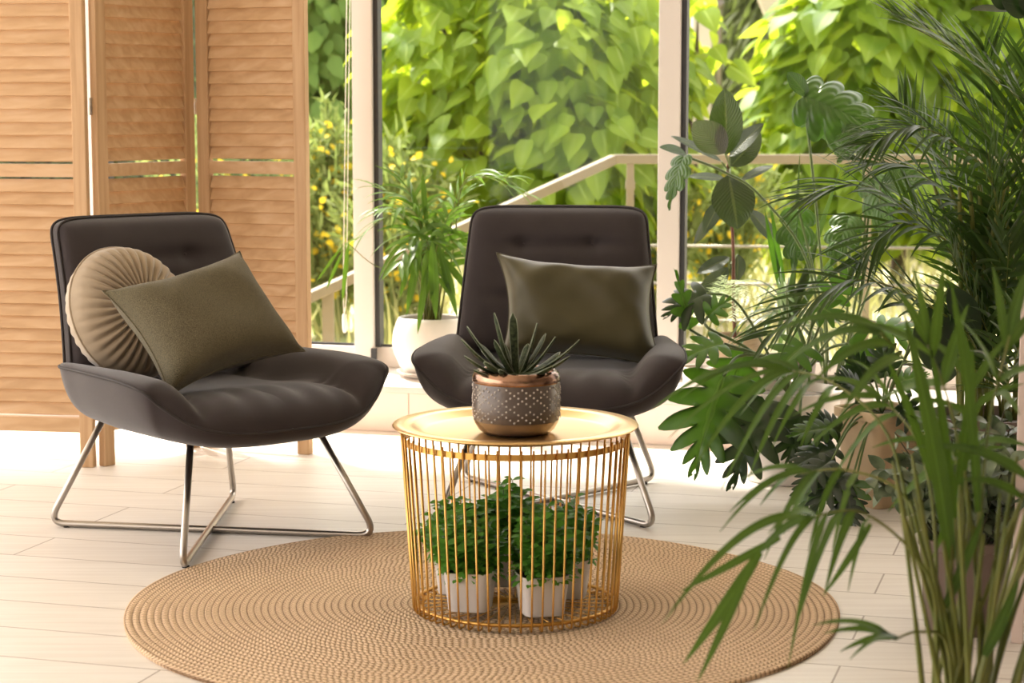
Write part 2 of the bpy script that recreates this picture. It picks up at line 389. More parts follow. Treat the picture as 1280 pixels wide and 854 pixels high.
# the floor ends under the ledge
a = W(-4.2, .1, 0); b = W(3.6, .1, 0)
f = MB(); f.add([(-4.2, -.8, 0), (3.5, -.8, 0), (b.x, b.y, 0), (a.x, a.y, 0), (-4.2, -.8, -.12), (3.5, -.8, -.12), (b.x, b.y, -.12), (a.x, a.y, -.12)],
      [(0, 1, 2, 3), (7, 6, 5, 4), (0, 4, 5, 1), (1, 5, 6, 2), (2, 6, 7, 3), (3, 7, 4, 0)])
tag(f.build('floor', M['floor'], smooth=False), kind='structure')
def wbox(mb, t0, t1, q0, q1, z0, z1):
    vs = [W(t, q, z) for z in (z0, z1) for t, q in ((t0, q0), (t1, q0), (t1, q1), (t0, q1))]
    return mb.add(vs, [(3, 2, 1, 0), (4, 5, 6, 7), (0, 1, 5, 4), (1, 2, 6, 5), (2, 3, 7, 6), (3, 0, 4, 7)])
T0, T1 = -4.2, 3.6
lb = MB(); wbox(lb, T0, T1, 0.0, QW + .12, -.12, SILL - .022)
for i in range(12):                         # facing tiles with fine joints
    t = T0 + .65 * i; wbox(lb, t + .002, min(T1, t + .648), -.006, .01, .001, SILL - .024)
tag(lb.build('trim_1', M['ledge'], smooth=False), kind='structure')
lb = MB(); wbox(lb, T0, T1, -.018, QW + .12, SILL - .022, SILL)
tag(bevel(lb.build('trim_2', M['white_frame'], smooth=False), .004), kind='structure')
mull = [tw(p, QW) for p in (459.5, 842)]
sp = mull[1] - mull[0]; ms = [mull[0] - 3 * sp, mull[0] - 2 * sp, mull[0] - sp, mull[0], mull[1], mull[1] + sp, mull[1] + 2 * sp]
ms[2] += .045; ms[5] += .20; ZT = 2.62; hw = .045
for i in range(len(ms) - 1):
    a, b = ms[i], ms[i + 1]
    fr = MB(); wbox(fr, a - hw, a + hw - .016, QW - .035, QW + .03, SILL, ZT)                      # wide left post
    wbox(fr, a + hw - .0155, b - hw - .001, QW - .012, QW + .03, SILL, SILL + .072)               # bottom rail
    wbox(fr, a + hw - .0155, b - hw - .001, QW - .012, QW + .03, ZT - .08, ZT)
    w = tag(bevel(fr.build('window_%d' % (i + 1), M['white_frame'], smooth=False), .003), kind='structure')
    g = MB(); wbox(g, a + hw - .012, b - hw - .002, QW + .012, QW + .018, SILL + .075, ZT - .082); g.build('pane', M['glass'], w, smooth=False)
    g = MB(); wbox(g, a + hw - .0155, a + hw + .002, QW - .02, QW + .02, SILL + .0725, ZT - .083)
    wbox(g, a + hw + .0025, b - hw - .0015, QW - .003, QW + .005, SILL + .0722, SILL + .081); wbox(g, a + hw - .024, a + hw - .004, QW - .045, QW - .036, SILL + .03, SILL + .07)
    g.build('gasket', M['gasket'], w, smooth=False)
# lintel, ceiling, side wall
g = MB(); wbox(g, T0, T1, QW - .05, QW + .1, ZT + .001, 2.9); tag(g.build('wall_window_head', M['wallpaint'], smooth=False), kind='structure')
a = W(T0, QW - .06, 0); b = W(T1, QW - .06, 0)
g = MB(); g.add([(-4.2, -.9, 2.70), (3.5, -.9, 2.70), (b.x, b.y, 2.70), (a.x, a.y, 2.70), (-4.2, -.9, 2.86), (3.5, -.9, 2.86), (b.x, b.y, 2.86), (a.x, a.y, 2.86)],
      [(3, 2, 1, 0), (4, 5, 6, 7), (0, 1, 5, 4), (1, 2, 6, 5), (2, 3, 7, 6), (3, 0, 4, 7)])
tag(g.build('sun_block_ceiling', M['sun_block_ceiling'], smooth=False), kind='structure')  # unseen roof slab, added to keep direct sun off the interior
e = W(T1, 0, 0)
g = MB().box((3.55, 2.3, 1.29), (.1, 6.4, 2.81)); tag(g.build('wall_right', M['wallpaint'], smooth=False), kind='structure')
g = MB().box((-.35, -.95, 1.29), (7.7, .1, 2.81)); tag(g.build('wall_back_blocker', M['wallpaint'], smooth=False), kind='structure')  # unseen wall added behind the camera to cut off frontal light

# ================================================================== FOLDING SCREEN
def screen_panel(pa, pb, z0=.105, z1=1.98):
    """one louvred leaf of the screen between ground points pa, pb"""
    pa = Vector((pa[0], pa[1], 0)); pb = Vector((pb[0], pb[1], 0)); d = (pb - pa); L = d.length; d.normalize(); ang = math.atan2(d.y, d.x)
    n = Vector((-d.y, d.x, 0)); st = MB(); sw = .042; th = .028
    def bx(mb, u0, u1, za, zb, tt=th, off=0, M4=None):
        c = pa + d * (u0 + u1) / 2 + n * off + Vector((0, 0, (za + zb) / 2)); mb.box(c, (u1 - u0, tt, zb - za), ang)
    bx(st, 0, sw, 0, z1); bx(st, L - sw, L, 0, z1)
    rails = []
    for za_, zb_, tt_ in ((z0, z0 + .045, .024), (.868, .906, .022), (z1 - .06, z1, .024)): rl_ = MB(); bx(rl_, sw, L - sw, za_, zb_, tt_); rails.append(rl_)
    sl = MB()
    def slats(za, zb, n_):
        p = (zb - za) / n_
        for i in range(n_):
            z = za + p * (i + .5); tl = math.radians(20) ; c = pa + d * L / 2 + Vector((0, 0, z + U(-.0008, .0008)))
            R = Matrix.Rotation(ang, 3, 'Z') @ Matrix.Rotation(-tl + U(-.03, .03), 3, 'X')
            sl.box(c, (L - 2 * sw - .001, .0065, p * 1.06), M4=R)
    slats(z0 + .053, .860, 19); slats(.914, z1 - .066, 26)
    return st, rails, sl
SR = empty('folding_screen', G(150, 584), 'tan wooden folding screen with louvred panels behind the left armchair', 'room divider')
pts = [((-1.655, 5.98), G(119, 584)), (G(128, 583), G(247, 558)), (G(256, 558), G(389, 568))]
for pa, pb in pts:
    st, ra, sl = screen_panel(pa, pb)
    s = bevel(st.build('panel', M['wood_v'], SR, smooth=False, loc='world'), .003)
    for r_ in ra: r_.build('rail', M['wood_h'], s, smooth=False)
    sl.build('louvres', M['wood_h'], s, smooth=False)
    for c in s.children:
        c.data.transform(Matrix.Translation(-Vector(SR.location)))
# hinges between the panels
hg = MB()
for (x, y) in ((G(123.5, 583.5)), (G(251.5, 558))) if False else ((G(123.5, 583.5).x, G(123.5, 583.5).y), (G(251.5, 558).x, G(251.5, 558).y)):
    for z in (.30, 1.05, 1.75): hg.tube([(x, y + .012, z), (x, y + .012, z + .05)], .005, 8)
hg.build('hinge', M['steel'], SR, loc='world')

# ================================================================== ARMCHAIRS
def build_chair(name, loc, rz, label):
    R = empty(name, loc, label, 'chair', 'matching grey lounge chairs', rz)
    # rim of the seat (where the piping runs), local: x lateral, y back (+) front (-)
    half = [(0, -.382, .312), (.12, -.380, .314), (.205, -.366, .326), (.268, -.342, .352), (.318, -.312, .392), (.348, -.285, .424), (.352, -.19, .437), (.338, -.04, .437),
            (.320, .10, .434), (.304, .20, .430), (.255, .258, .425), (.12, .275, .42), (0, .278, .42)]
    full = half + [(-x, y, z) for x, y, z in half[-2:0:-1]]
    rim = catmull(full, 6, True); N = len(rim)
    def top_h(x, y):
        ax = abs(x); v = -y
        c = .385 + .018 * math.exp(-((v - .22) / .14) ** 2) - .01 * (1 - v)          # cushion crown toward the front
        arm = 1 / (1 + math.exp(-(ax - .238) / .017))
        crease = -.026 * math.exp(-((ax - .212) / .020) ** 2)
        h = c + crease + arm * (.452 - .008 * max(0, v - .1) / .2 - c + .004)
        # small wrinkles along the front
        if ax < .2: h += .0048 * math.sin(x * 75 + 2 * math.sin(y * 9)) * math.exp(-((v - .28) / .10) ** 2)
        return h
    def bot_h(x, y):
        ax = abs(x); return .270 + .062 * (ax / .34) ** 3.2 + .012 * max(0, y) / .28
    cen = Vector((0, -.03, 0)); rs = [1, .985, .96, .93, .89, .84, .78, .71, .63, .54, .45, .36, .27, .18, .09, .04, .012, .001]
    def surf(hf, push, up):
        rows = []
        for r in rs:
            row = []
            for p in rim:
                x = cen.x + (p.x - cen.x) * r; y = cen.y + (p.y - cen.y) * r
                e = (1 - r) / (.26 if up > 0 else .24); fz = 1 - max(0, 1 - e) ** (2.6 if up > 0 else 2.9)
                z = p.z + (hf(x, y) - p.z) * fz
                k = push * math.sin(min(1, e * 1.1) * PI) * max(0, 1 - e) ; dx = (p.x - cen.x) ; dy = (p.y - cen.y); l = math.hypot(dx, dy)
                row.append(Vector((x + dx / l * k, y + dy / l * k, z)))
            rows.append(row + [row[0]])
        return rows
    mb = MB(); T = surf(top_h, .028, 1); grid_mesh(mb, T); c0 = len(mb.v)
    Bt = surf(bot_h, .014, -1); Bt = [r[::-1] for r in Bt]; grid_mesh(mb, Bt)
    seat = mb.build('seat', M['gray_fabric'], R); s = seat.modifiers.new('s', 'SUBSURF'); s.levels = 1; s.render_levels = 1
    pm = MB(); pm.tube(rim, .0042, 8, True); pm.build('piping', M['piping'], seat)
    # backrest
    zb, zt = .385, .792
    def cy(z): t = (z - zb) / (zt - zb); return .205 + .140 * t - .016 * math.sin(PI * t)          # leans back
    def hwid(z): t = max(0, (z - zb) / (zt - zb)); return .284 - .038 * t
    nu, nv = 48, 34; buttons = [(-.098, .688), (.098, .688), (-.098, .55), (.098, .55)]; EG = .017
    def loop(u, v, side):
        z = zb + (zt - zb) * v; hx = hwid(z); x = hx * u
        ex = 1 - abs(u) ** 6; ev = 1 - abs(2 * v - 1) ** 9
        e = max(0, ex) ** .5 * max(0, ev) ** .5
        if side > 0:
            th = EG + .040 * e
            for bx_, bz in buttons:
                th -= .014 * math.exp(-(((x - bx_) / .026) ** 2 + ((z - bz) / .020) ** 2)) + .007 * math.exp(-((z - bz) / .016) ** 2) * math.exp(-((abs(x) - .06) / .10) ** 2)
        else: th = EG + .022 * e
        k = max(0, v - .86) / .14; x *= 1 - .045 * k ** 3 * abs(u) ** 6; z -= .014 * k ** 2 * abs(u) ** 8
        return Vector((x, cy(z) - side * th - .010 * u * u, z))
    FrontP = [[loop(-1 + 2 * i / nu, k / nv, 1) for k in range(nv + 1)] for i in range(nu + 1)]
    BackP = [[loop(1 - 2 * i / nu, k / nv, -1) for k in range(nv + 1)] for i in range(nu + 1)]
    mb = MB(); grid_mesh(mb, FrontP + BackP, True)
    n1 = nv + 1; tot = 2 * nu + 2
    for i in range(nu):
        for k, fl in ((nv, 1), (0, 0)):
            q_ = (i * n1 + k, (tot - 1 - i) * n1 + k, (tot - 2 - i) * n1 + k, (i + 1) * n1 + k); mb.f.append(q_ if not fl else q_[::-1])
    bk = mb.build('backrest', M['gray_fabric'], R); s = bk.modifiers.new('s', 'SUBSURF'); s.levels = 1; s.render_levels = 1
    for sd_ in (1, -1):
        ed = [loop(-1, k / nv, sd_) for k in range(nv + 1)] + [loop(-1 + 2 * i / nu, 1, sd_) for i in range(1, nu)] + [loop(1, 1 - k / nv, sd_) for k in range(nv + 1)]
        pm = MB(); pm.tube(ed, .0036, 8); pm.build('piping', M['piping'], bk)
    for bx_, bz in buttons:
        b = MB(); prof = [(.0001, .002), (.004, .0015), (.006, -.001), (.005, -.003)]
        y = cy(bz) - EG - .040 + .0215; vs = []
        for r_, h_ in prof:
            for k in range(14): a_ = 2 * PI * k / 14; vs.append((bx_ + r_ * math.cos(a_), y - h_, bz + r_ * math.sin(a_)))
        b.add(vs, [(i * 14 + k, i * 14 + (k + 1) % 14, (i + 1) * 14 + (k + 1) % 14, (i + 1) * 14 + k) for i in range(3) for k in range(14)]); b.build('button', M['gray_fabric'], bk)
    # steel X base: two bent rods
    hd = .435; sp_ = math.radians(40)
    for sx_, zz in ((1, .009), (-1, .012)):
        d1 = Vector((sx_ * math.sin(sp_), -math.cos(sp_), 0)); c = Vector((0, 0, 0))
        pts_ = [c + d1 * .262 + Vector((0, 0, .315)), c + d1 * hd + Vector((0, 0, zz)), c - d1 * hd + Vector((0, 0, zz)), c - d1 * .262 + Vector((0, 0, .315))]
        t = MB(); t.tube(rounded(pts_, .05, 8), .0088, 12); t.build('leg_frame', M['steel'], R)
    t = MB(); t.box((0, 0, .289), (.36, .42, .012)); bevel(t.build('mounting_plate', M['piping'], R, smooth=False), .004)
    for sx_ in (-1, 1):
        for sy_ in (-1, 1):
            d1 = Vector((sx_ * math.sin(sp_), sy_ * math.cos(sp_), 0)) * (hd - .05)
            t = MB(); t.lathe([(.009, 0), (.009, .004)], 12, d1, capt=True); t.build('glide', M['piping'], R)
    return R
c1 = G(258, 666); c1.z = 0; c1.x += .010
build_chair('lounge_chair', c1, math.radians(40), 'grey lounge chair at left, turned sideways, holding a round and a woven cushion')
c2 = Vector((.112, 5.37, 0))
build_chair('lounge_chair', c2, math.radians(-4), 'grey lounge chair facing forward behind the gold table, holding one satin cushion')

# ================================================================== CUSHIONS
def rect_pillow(name, label, c, ax, up, depth, mate, wr=1.0, seed=0, edge=None):
    R = MB(); c = Vector(c); ax = Vector(ax); up = Vector(up); n = ax.cross(up).normalized()
    rn = random.Random(seed); N = 40; rows = {}
    ph = [rn.uniform(0, 6) for _ in range(8)]
    def pt(i, k, side):
        s = -1 + 2 * i / N; t = -1 + 2 * k / N
        s2 = s * (1 - .13 * (1 - t * t) * s * s); t2 = t * (1 - .17 * (1 - s * s) * t * t)     # sides curve in, corners stay out
        e = max(0, (1 - s ** 4)) ** .62 * max(0, (1 - t ** 4)) ** .62
        w = 0
        cr = abs(s * t) ** .8
        w += .05 * cr * math.sin(9 * s + 7 * t * (1 if s * t > 0 else -1) + ph[0]) * wr
        w += .035 * math.sin(5 * s + 3.3 * t + ph[1]) * wr + .02 * math.sin(13 * s - 8 * t + ph[2]) * (abs(t) ** 2) * wr
        th = depth * e * (1 + w)
        return c + ax * s2 * .5 + up * t2 * .5 + n * side * th * .5
    A = [[pt(i, k, 1) for k in range(N + 1)] for i in range(N + 1)]
    Bk = [[pt(N - i, k, -1) for k in range(N + 1)] for i in range(N + 1)]
    mb = MB(); grid_mesh(mb, A); grid_mesh(mb, Bk)
    o = mb.build(name, mate); s = o.modifiers.new('s', 'SUBSURF'); s.levels = 1; s.render_levels = 1
    rimp = [pt(i, 0, 1) for i in range(N)] + [pt(N, k, 1) for k in range(N)] + [pt(N - i, N, 1) for i in range(N)] + [pt(0, N - k, 1) for k in range(N)]
    sm = MB(); sm.tube(rimp, .0022, 6, True); sm.build('seam', edge or mate, o)
    tag(o, label, 'cushion'); return o
cp = at(257, 402, 4.86)
rect_pillow('rectangular_cushion', 'olive green woven rectangular cushion on the left chair, tilted against the round one', cp, (.298, .240, .078), (-.170, .087, .242), .18, M['weave'], 1.3, 3)
cp = at(724, 388, 5.33)
rect_pillow('rectangular_cushion', 'olive green satin rectangular cushion leaning on the back of the right chair', cp, (.432, -.03, -.030), (-.012, .11, .268), .18, M['satin'], 2.6, 5)
# round pleated cushion
def round_cushion(c, n, rad, th):
    c = Vector(c); n = Vector(n).normalized(); x = Vector((0, 0, 1)).cross(n).normalized(); y = n.cross(x)
    NA, NR = 300, 24; rows = []; pl = 36
    def row(side):
        out = []
        for j in range(NR + 1):
            r = j / NR; rr_ = []
            for k in range(NA):
                a_ = 2 * PI * k / NA; w = math.sin(a_ * pl / 2 + .5 * math.sin(3 * a_) + 1.6 * r)
                e = max(0, 1 - r ** 3.2) ** .5
                z = th * .5 * e * (1 - .38 * math.exp(-(r / .16) ** 2)) + (1 - abs(w) ** 1.2) * -.013 * math.sin(PI * min(1, r * 1.02)) ** .5
                R_ = rad * r * (1 + .012 * math.sin(3 * a_ + 1)); 
                rr_.append(c + x * R_ * math.cos(a_) + y * R_ * math.sin(a_) + n * z * side)
            out.append(rr_)
        return out
    mb = MB()
    for side in (1, -1):
        Rw = row(side); P_ = [r_ + [r_[0]] for r_ in Rw]
        if side < 0: P_ = P_[::-1]
        grid_mesh(mb, P_)
    o = mb.build('round_cushion', M['velvet'])
    b = MB(); vs = []
    for r_, h_ in ((.001, .008), (.009, .006), (.014, 0), (.012, -.006)):
        for k in range(16): a_ = 2 * PI * k / 16; vs.append(c + x * r_ * math.cos(a_) + y * r_ * math.sin(a_) + n * (th * .31 + h_))
    b.add(vs, [(i * 16 + k, i * 16 + (k + 1) % 16, (i + 1) * 16 + (k + 1) % 16, (i + 1) * 16 + k) for i in range(3) for k in range(16)]); b.build('button', M['velvet'], o)
    tb = MB(); tb.tube([c + x * rad * (1 + .012 * math.sin(3 * a_ + 1)) * math.cos(a_) + y * rad * (1 + .012 * math.sin(3 * a_ + 1)) * math.sin(a_) for a_ in [2 * PI * k / 80 for k in range(80)]], .003, 6, True)
    tb.build('piping', M['velvet'], o)
    tag(o, 'round beige velvet cushion with radiating pleats in the left chair', 'cushion'); return o
round_cushion(at(160, 391, 5.03), (.70, -.64, .32), .172, .17)

# ================================================================== RUG
RC = G(607, 665) ; RC = Vector((RC.x, RC.y - .765, 0))
mb = MB(); prof = []
NRg = 51; RR = .765; rowsv = []
for j in range(NRg * 4 + 1):
    r = RR * j / (NRg * 4); z = .008 + .0016 * abs(math.sin(PI * j / 4)); rowsv.append((max(r, .0005), z))
rowsv += [(RR + .003, .006), (RR + .002, .0005)]
NAg = 360; vs = []; fs = []
for r, z in rowsv:
    for k in range(NAg):
        a_ = 2 * PI * k / NAg; w = 1 + (.006 * math.sin(3 * a_ + 1) + .004 * math.sin(7 * a_)) * (r / RR) ** 3
        vs.append((r * w * math.cos(a_), r * w * math.sin(a_), z))
for i in range(len(rowsv) - 1):
    for k in range(NAg):
        l = (k + 1) % NAg; fs.append((i * NAg + k, (i + 1) * NAg + k, (i + 1) * NAg + l, i * NAg + l))
mb.add(vs, fs); o = mb.build('round_rug', M['jute']); o.location = RC
tag(o, 'large round braided jute rug under the gold wire table', 'rug')

# ================================================================== GOLD TABLE
TC = Vector((.007, 4.185, .0105)); RB, RT_, ZTOP = .2145, .2435, .366; DZ = .0155
T = empty('side_table', TC, 'round gold wire basket table with a tray top, on the jute rug', 'table')
def ring(r, z, th): 
    t = MB(); t.tube([(r * math.cos(a_), r * math.sin(a_), z) for a_ in [2 * PI * k / 96 for k in range(96)]], th, 8, True); return t
ring(RB - .004, .016, .0042).build('bottom_ring', M['gold'], T)
for z_, dr in ((.352, -.001),): 
    t = MB(); vs = []
    NB = 96; r0 = RT_ - .008; secs = [(r0 - .0015, .360), (r0 + .0015, .360), (r0 + .0015, .373), (r0 - .0015, .373)]
    for k in range(NB):
        a_ = 2 * PI * k / NB
        for r_, z__ in secs: vs.append((r_ * math.cos(a_), r_ * math.sin(a_), z__))
    t.add(vs, [(k * 4 + j, ((k + 1) % NB) * 4 + j, ((k + 1) % NB) * 4 + (j + 1) % 4, k * 4 + (j + 1) % 4) for k in range(NB) for j in range(4)])
    t.build('top_band', M['gold'], T, smooth='auto')
NRod = 62
rodm = MB(); rodm.tube(rounded([(RT_ - .002, 0, .3815), (RB + .003, 0, .003), (RB - .016, 0, .003), (RB - .016, 0, .013)], .006, 4), .0022, 8)
rod = rodm.build('rod', M['gold'], T)
for k in range(1, NRod):
    o = rod.copy(); COL.objects.link(o); o.parent = T; o.rotation_euler = (0, 0, 2 * PI * k / NRod)
bw = MB()
for k in range(34):
    a_ = 2 * PI * (k + .5) / 34; bw.tube([(RB * .98 * math.cos(a_), RB * .98 * math.sin(a_), .014), (.012 * math.cos(a_), .012 * math.sin(a_), .014)], .0014, 5)
bw.build('base_wires', M['gold'], T)
ring(.014, .015, .003).build('hub_ring', M['gold'], T)
tr_ = MB(); tr_.lathe([(.0005, .3665), (.19, .3665), (.206, .368), (.222, .3785), (.232, .381), (.262, .380), (.2645, .382), (.262, .3845), (.232, .3855), (.220, .383), (.204, .3725), (.19, .371), (.0005, .371)], 128, capb=False)
to_ = tr_.build('tray', M['gold_tray'], T); to_.data.transform(Matrix.Translation((0, 0, DZ)) @ Matrix.Diagonal((.985, .985, 1, 1)))
TT = .371 + DZ + TC.z + .0008

# ================================================================== SUCCULENT
PC = Vector((.009, 4.14, TT)); K = empty('potted_succulent', PC, 'spiky speckled succulent in a dotted taupe pot with copper rim, on the table', 'potted plant')
body = [(.060, 0), (.070, .001), (.080, .010), (.088, .024), (.0915, .038), (.092, .060), (.0915, .088), (.0905, .106)]
p = MB(); p.lathe(body[:4] + [(.0895, .029)], 72); pot = p.build('foot', M['taupe_foot'], K)
p = MB(); p.lathe([(.0893, .029), (.0915, .038), (.092, .060), (.0915, .088), (.0902, .108)], 72, capb=False); pot = p.build('pot', M['taupe'], K)
p = MB(); p.lathe([(.0903, .108), (.0925, .111), (.092, .120), (.088, .129), (.082, .133), (.078, .131), (.077, .120), (.077, .09)], 72, capb=False); p.build('rim', M['copper'], pot, label='shiny copper rim')
dm = MB(); ncol = 70; dz = .0058
def rad_at(z): return .0915 + .0005
for i in range(ncol):
    for j in range(13):
        # diamond lattice of raised dots
        u = i % 14; v = j; d = abs(u - 7); a1 = (d + v) % 10; a2 = (d - v) % 10
        if (i + j) % 2 or not (a1 in (0, 3, 7) or a2 in (0, 3, 7)): continue
        th = 2 * PI * i / ncol; z = .0335 + j * dz * .98; r_ = .0918
        c = Vector((r_ * math.cos(th), r_ * math.sin(th), z)); n_ = Vector((math.cos(th), math.sin(th), 0)); t_ = Vector((-n_.y, n_.x, 0))
        vs = [c + n_ * .0016]
        for rr_, hh_ in ((.0016, .0011), (.0024, -.0003)):
            for k in range(8): a_ = 2 * PI * k / 8; vs.append(c + t_ * rr_ * math.cos(a_) + Vector((0, 0, rr_ * math.sin(a_))) + n_ * hh_)
        fs = [(0, 1 + k, 1 + (k + 1) % 8) for k in range(8)] + [(1 + k, 9 + k, 9 + (k + 1) % 8, 1 + (k + 1) % 8) for k in range(8)]
        dm.add(vs, fs)
dm.build('dot_pattern', M['dots'], pot)
p = MB(); p.lathe([(.0768, .118), (.04, .121), (.0005, .122)], 40, capb=False); p.build('soil', M['soil'], K)
def succ_leaf(base, tip, w, th, bend=.15):
    """thick keeled tongue leaf with pale edges"""
    base = Vector(base); tip = Vector(tip); L = (tip - base).length; mid = (base + tip) / 2 + Vector((0, 0, L * bend * -.6))
    n = 12; pts_ = [base * (1 - t) ** 2 + mid * 2 * t * (1 - t) + tip * t * t for t in [i / n for i in range(n + 1)]]
    m_ = MB(); e1 = []; e2 = []; vs = []; sec = 8
    for i, p_ in enumerate(pts_):
        a_ = pts_[max(0, i - 1)]; b_ = pts_[min(n, i + 1)]; t_ = (b_ - a_).normalized(); r_ = t_.cross(Vector((0, 0, 1)))
        if r_.length < .2: r_ = Vector((1, 0, 0))
        r_.normalize(); q_ = r_.cross(t_); t = i / n
        ww = w * (.75 + .35 * t) * (1 - max(0, (t - .72) / .28) ** 2.2) ** .5 if t < 1 else w * .05; hh_ = th * (1 - .75 * t) + .0006
        for k in range(sec):
            an_ = 2 * PI * k / sec; x_ = math.cos(an_) * ww; y_ = math.sin(an_) * hh_ * (.45 if math.sin(an_) > 0 else 1)
            vs.append(p_ + r_ * x_ + q_ * y_)
        e1.append(p_ + r_ * ww); e2.append(p_ - r_ * ww)
    fs = [(i * sec + k, i * sec + (k + 1) % sec, (i + 1) * sec + (k + 1) % sec, (i + 1) * sec + k) for i in range(n) for k in range(sec)] + [tuple(n * sec + k for k in range(sec))]
    m_.add(vs, fs); lf = m_.build('leaf', M['succ'], K, loc='world')
    e = MB(); e.tube(e1, .0009, 5); e.tube(e2, .0009, 5); ed = e.build('leaf_edge', M['succ_edge'], lf); ed.data.transform(Matrix.Translation(-PC))
    return lf
zc = PC.z + .122
LS = 1
leaves = [((641, 391), 0), ((618, 391), -.02), ((671, 404), .0), ((584, 408), -.02), ((682, 417), .02), ((577, 424), -.04), ((694, 421), -.01), ((724, 425), -.03), ((712, 445), -.05),
          ((581, 445), -.06), ((592, 462), -.07), ((606, 452), -.08), ((628, 428), .05), ((660, 430), .05), ((625, 462), -.09), ((690, 458), -.09), ((618, 425), -.04), ((700, 440), .05), ((600, 430), .06)]
for (px, py), dy in leaves:
    tip = at(px, py, PC.y + dy); b_ = Vector((PC.x, PC.y, zc)) + Vector(((tip.x - PC.x) * .12, dy * .1, .002)); succ_leaf(b_, tip, .0085 if abs(px - 640) < 25 else .0112, .0085, .28)

# ================================================================== LITTLE POTTED PLANTS IN THE BASKET
def small_plant(i, loc, label, hgt=.165, seed=0, tall=1.0):
    random.seed(seed); R = empty('potted_herb', loc, label, 'potted plant', 'small leafy plants in white pots inside the wire table')
    p = MB(); p.lathe([(.040, 0), (.0425, .002), (.051, .082), (.0515, .085), (.049, .085), (.047, .076), (.0465, .05)], 48, sq=5); pot = p.build('pot', M['matte_white'], R, smooth='auto')
    pot.rotation_euler = (0, 0, U(-.25, .25))
    p = MB(); p.lathe([(.0475, .076), (.0005, .079)], 24, sq=5, capb=False); so = p.build('soil', M['soil'], R); so.rotation_euler = pot.rotation_euler
    mats_ = []; st = MB(); c = Vector(loc)
    for s_ in range(46):
        a_ = U(0, 2 * PI); sp_ = U(0, 1) ** .6; b_ = Vector((math.cos(a_) * .035 * sp_, math.sin(a_) * .035 * sp_, .078))
        tip = Vector((math.cos(a_) * .083 * sp_, math.sin(a_) * .083 * sp_, .078 + hgt * U(.70, 1.08) * (1 - .5 * sp_ ** 2) * tall)); n = 12
        mid = (b_ + tip) / 2 + Vector((math.cos(a_), math.sin(a_), 0)) * .006
        pts_ = [b_ * (1 - t) ** 2 + mid * 2 * t * (1 - t) + tip * t * t for t in [k / n for k in range(n + 1)]]; st.tube(pts_[::3], .0009, 4)
        for k in range(1, n + 1):
            p_ = pts_[k]; an_ = k * 1.57 + U(-.3, .3)
            for s2 in (0, PI):
                d = Vector((math.cos(an_ + s2), math.sin(an_ + s2), U(-.1, .75))); mats_.append(frame(p_ + c, d, Vector((0, 0, 1)) + rdir() * .3 + Vector((0, -.35, 0)), U(.018, .028)))
    for _ in range(120):                       # leaves spilling over the rim
        a_ = U(0, 2 * PI); q = U(.042, .062); mats_.append(frame(c + Vector((math.cos(a_) * q, math.sin(a_) * q, U(.070, .115))), Vector((math.cos(a_), math.sin(a_), U(-.8, .2))), Vector((0, 0, 1)) + rdir() * .3, U(.013, .019)))
    st.build('stems', M['greenstem'], R)
    scatter('foliage', leaf_template(roundl, 4, .25, .2), mats_, M['box'], R)
zf = .0285
for i, (px, yy, lab, h_, sd) in enumerate([(588, 4.110, 'small leafy plant in a white pot at the front left inside the wire table', .128, 1), (677, 4.075, 'small leafy plant in a white pot at the front right inside the wire table', .130, 2),
        (708, 4.225, 'small leafy plant in a white pot at the right, behind its front neighbour', .125, 3), (574, 4.26, 'small leafy plant in a white pot at the back left, barely showing its pot', .125, 4), (636, 4.335, 'small leafy plant in a white pot at the centre back of the wire table', .150, 5)]):
    x = at(px, 740, yy).x; small_plant(i, (x, yy, zf), lab, h_, sd)

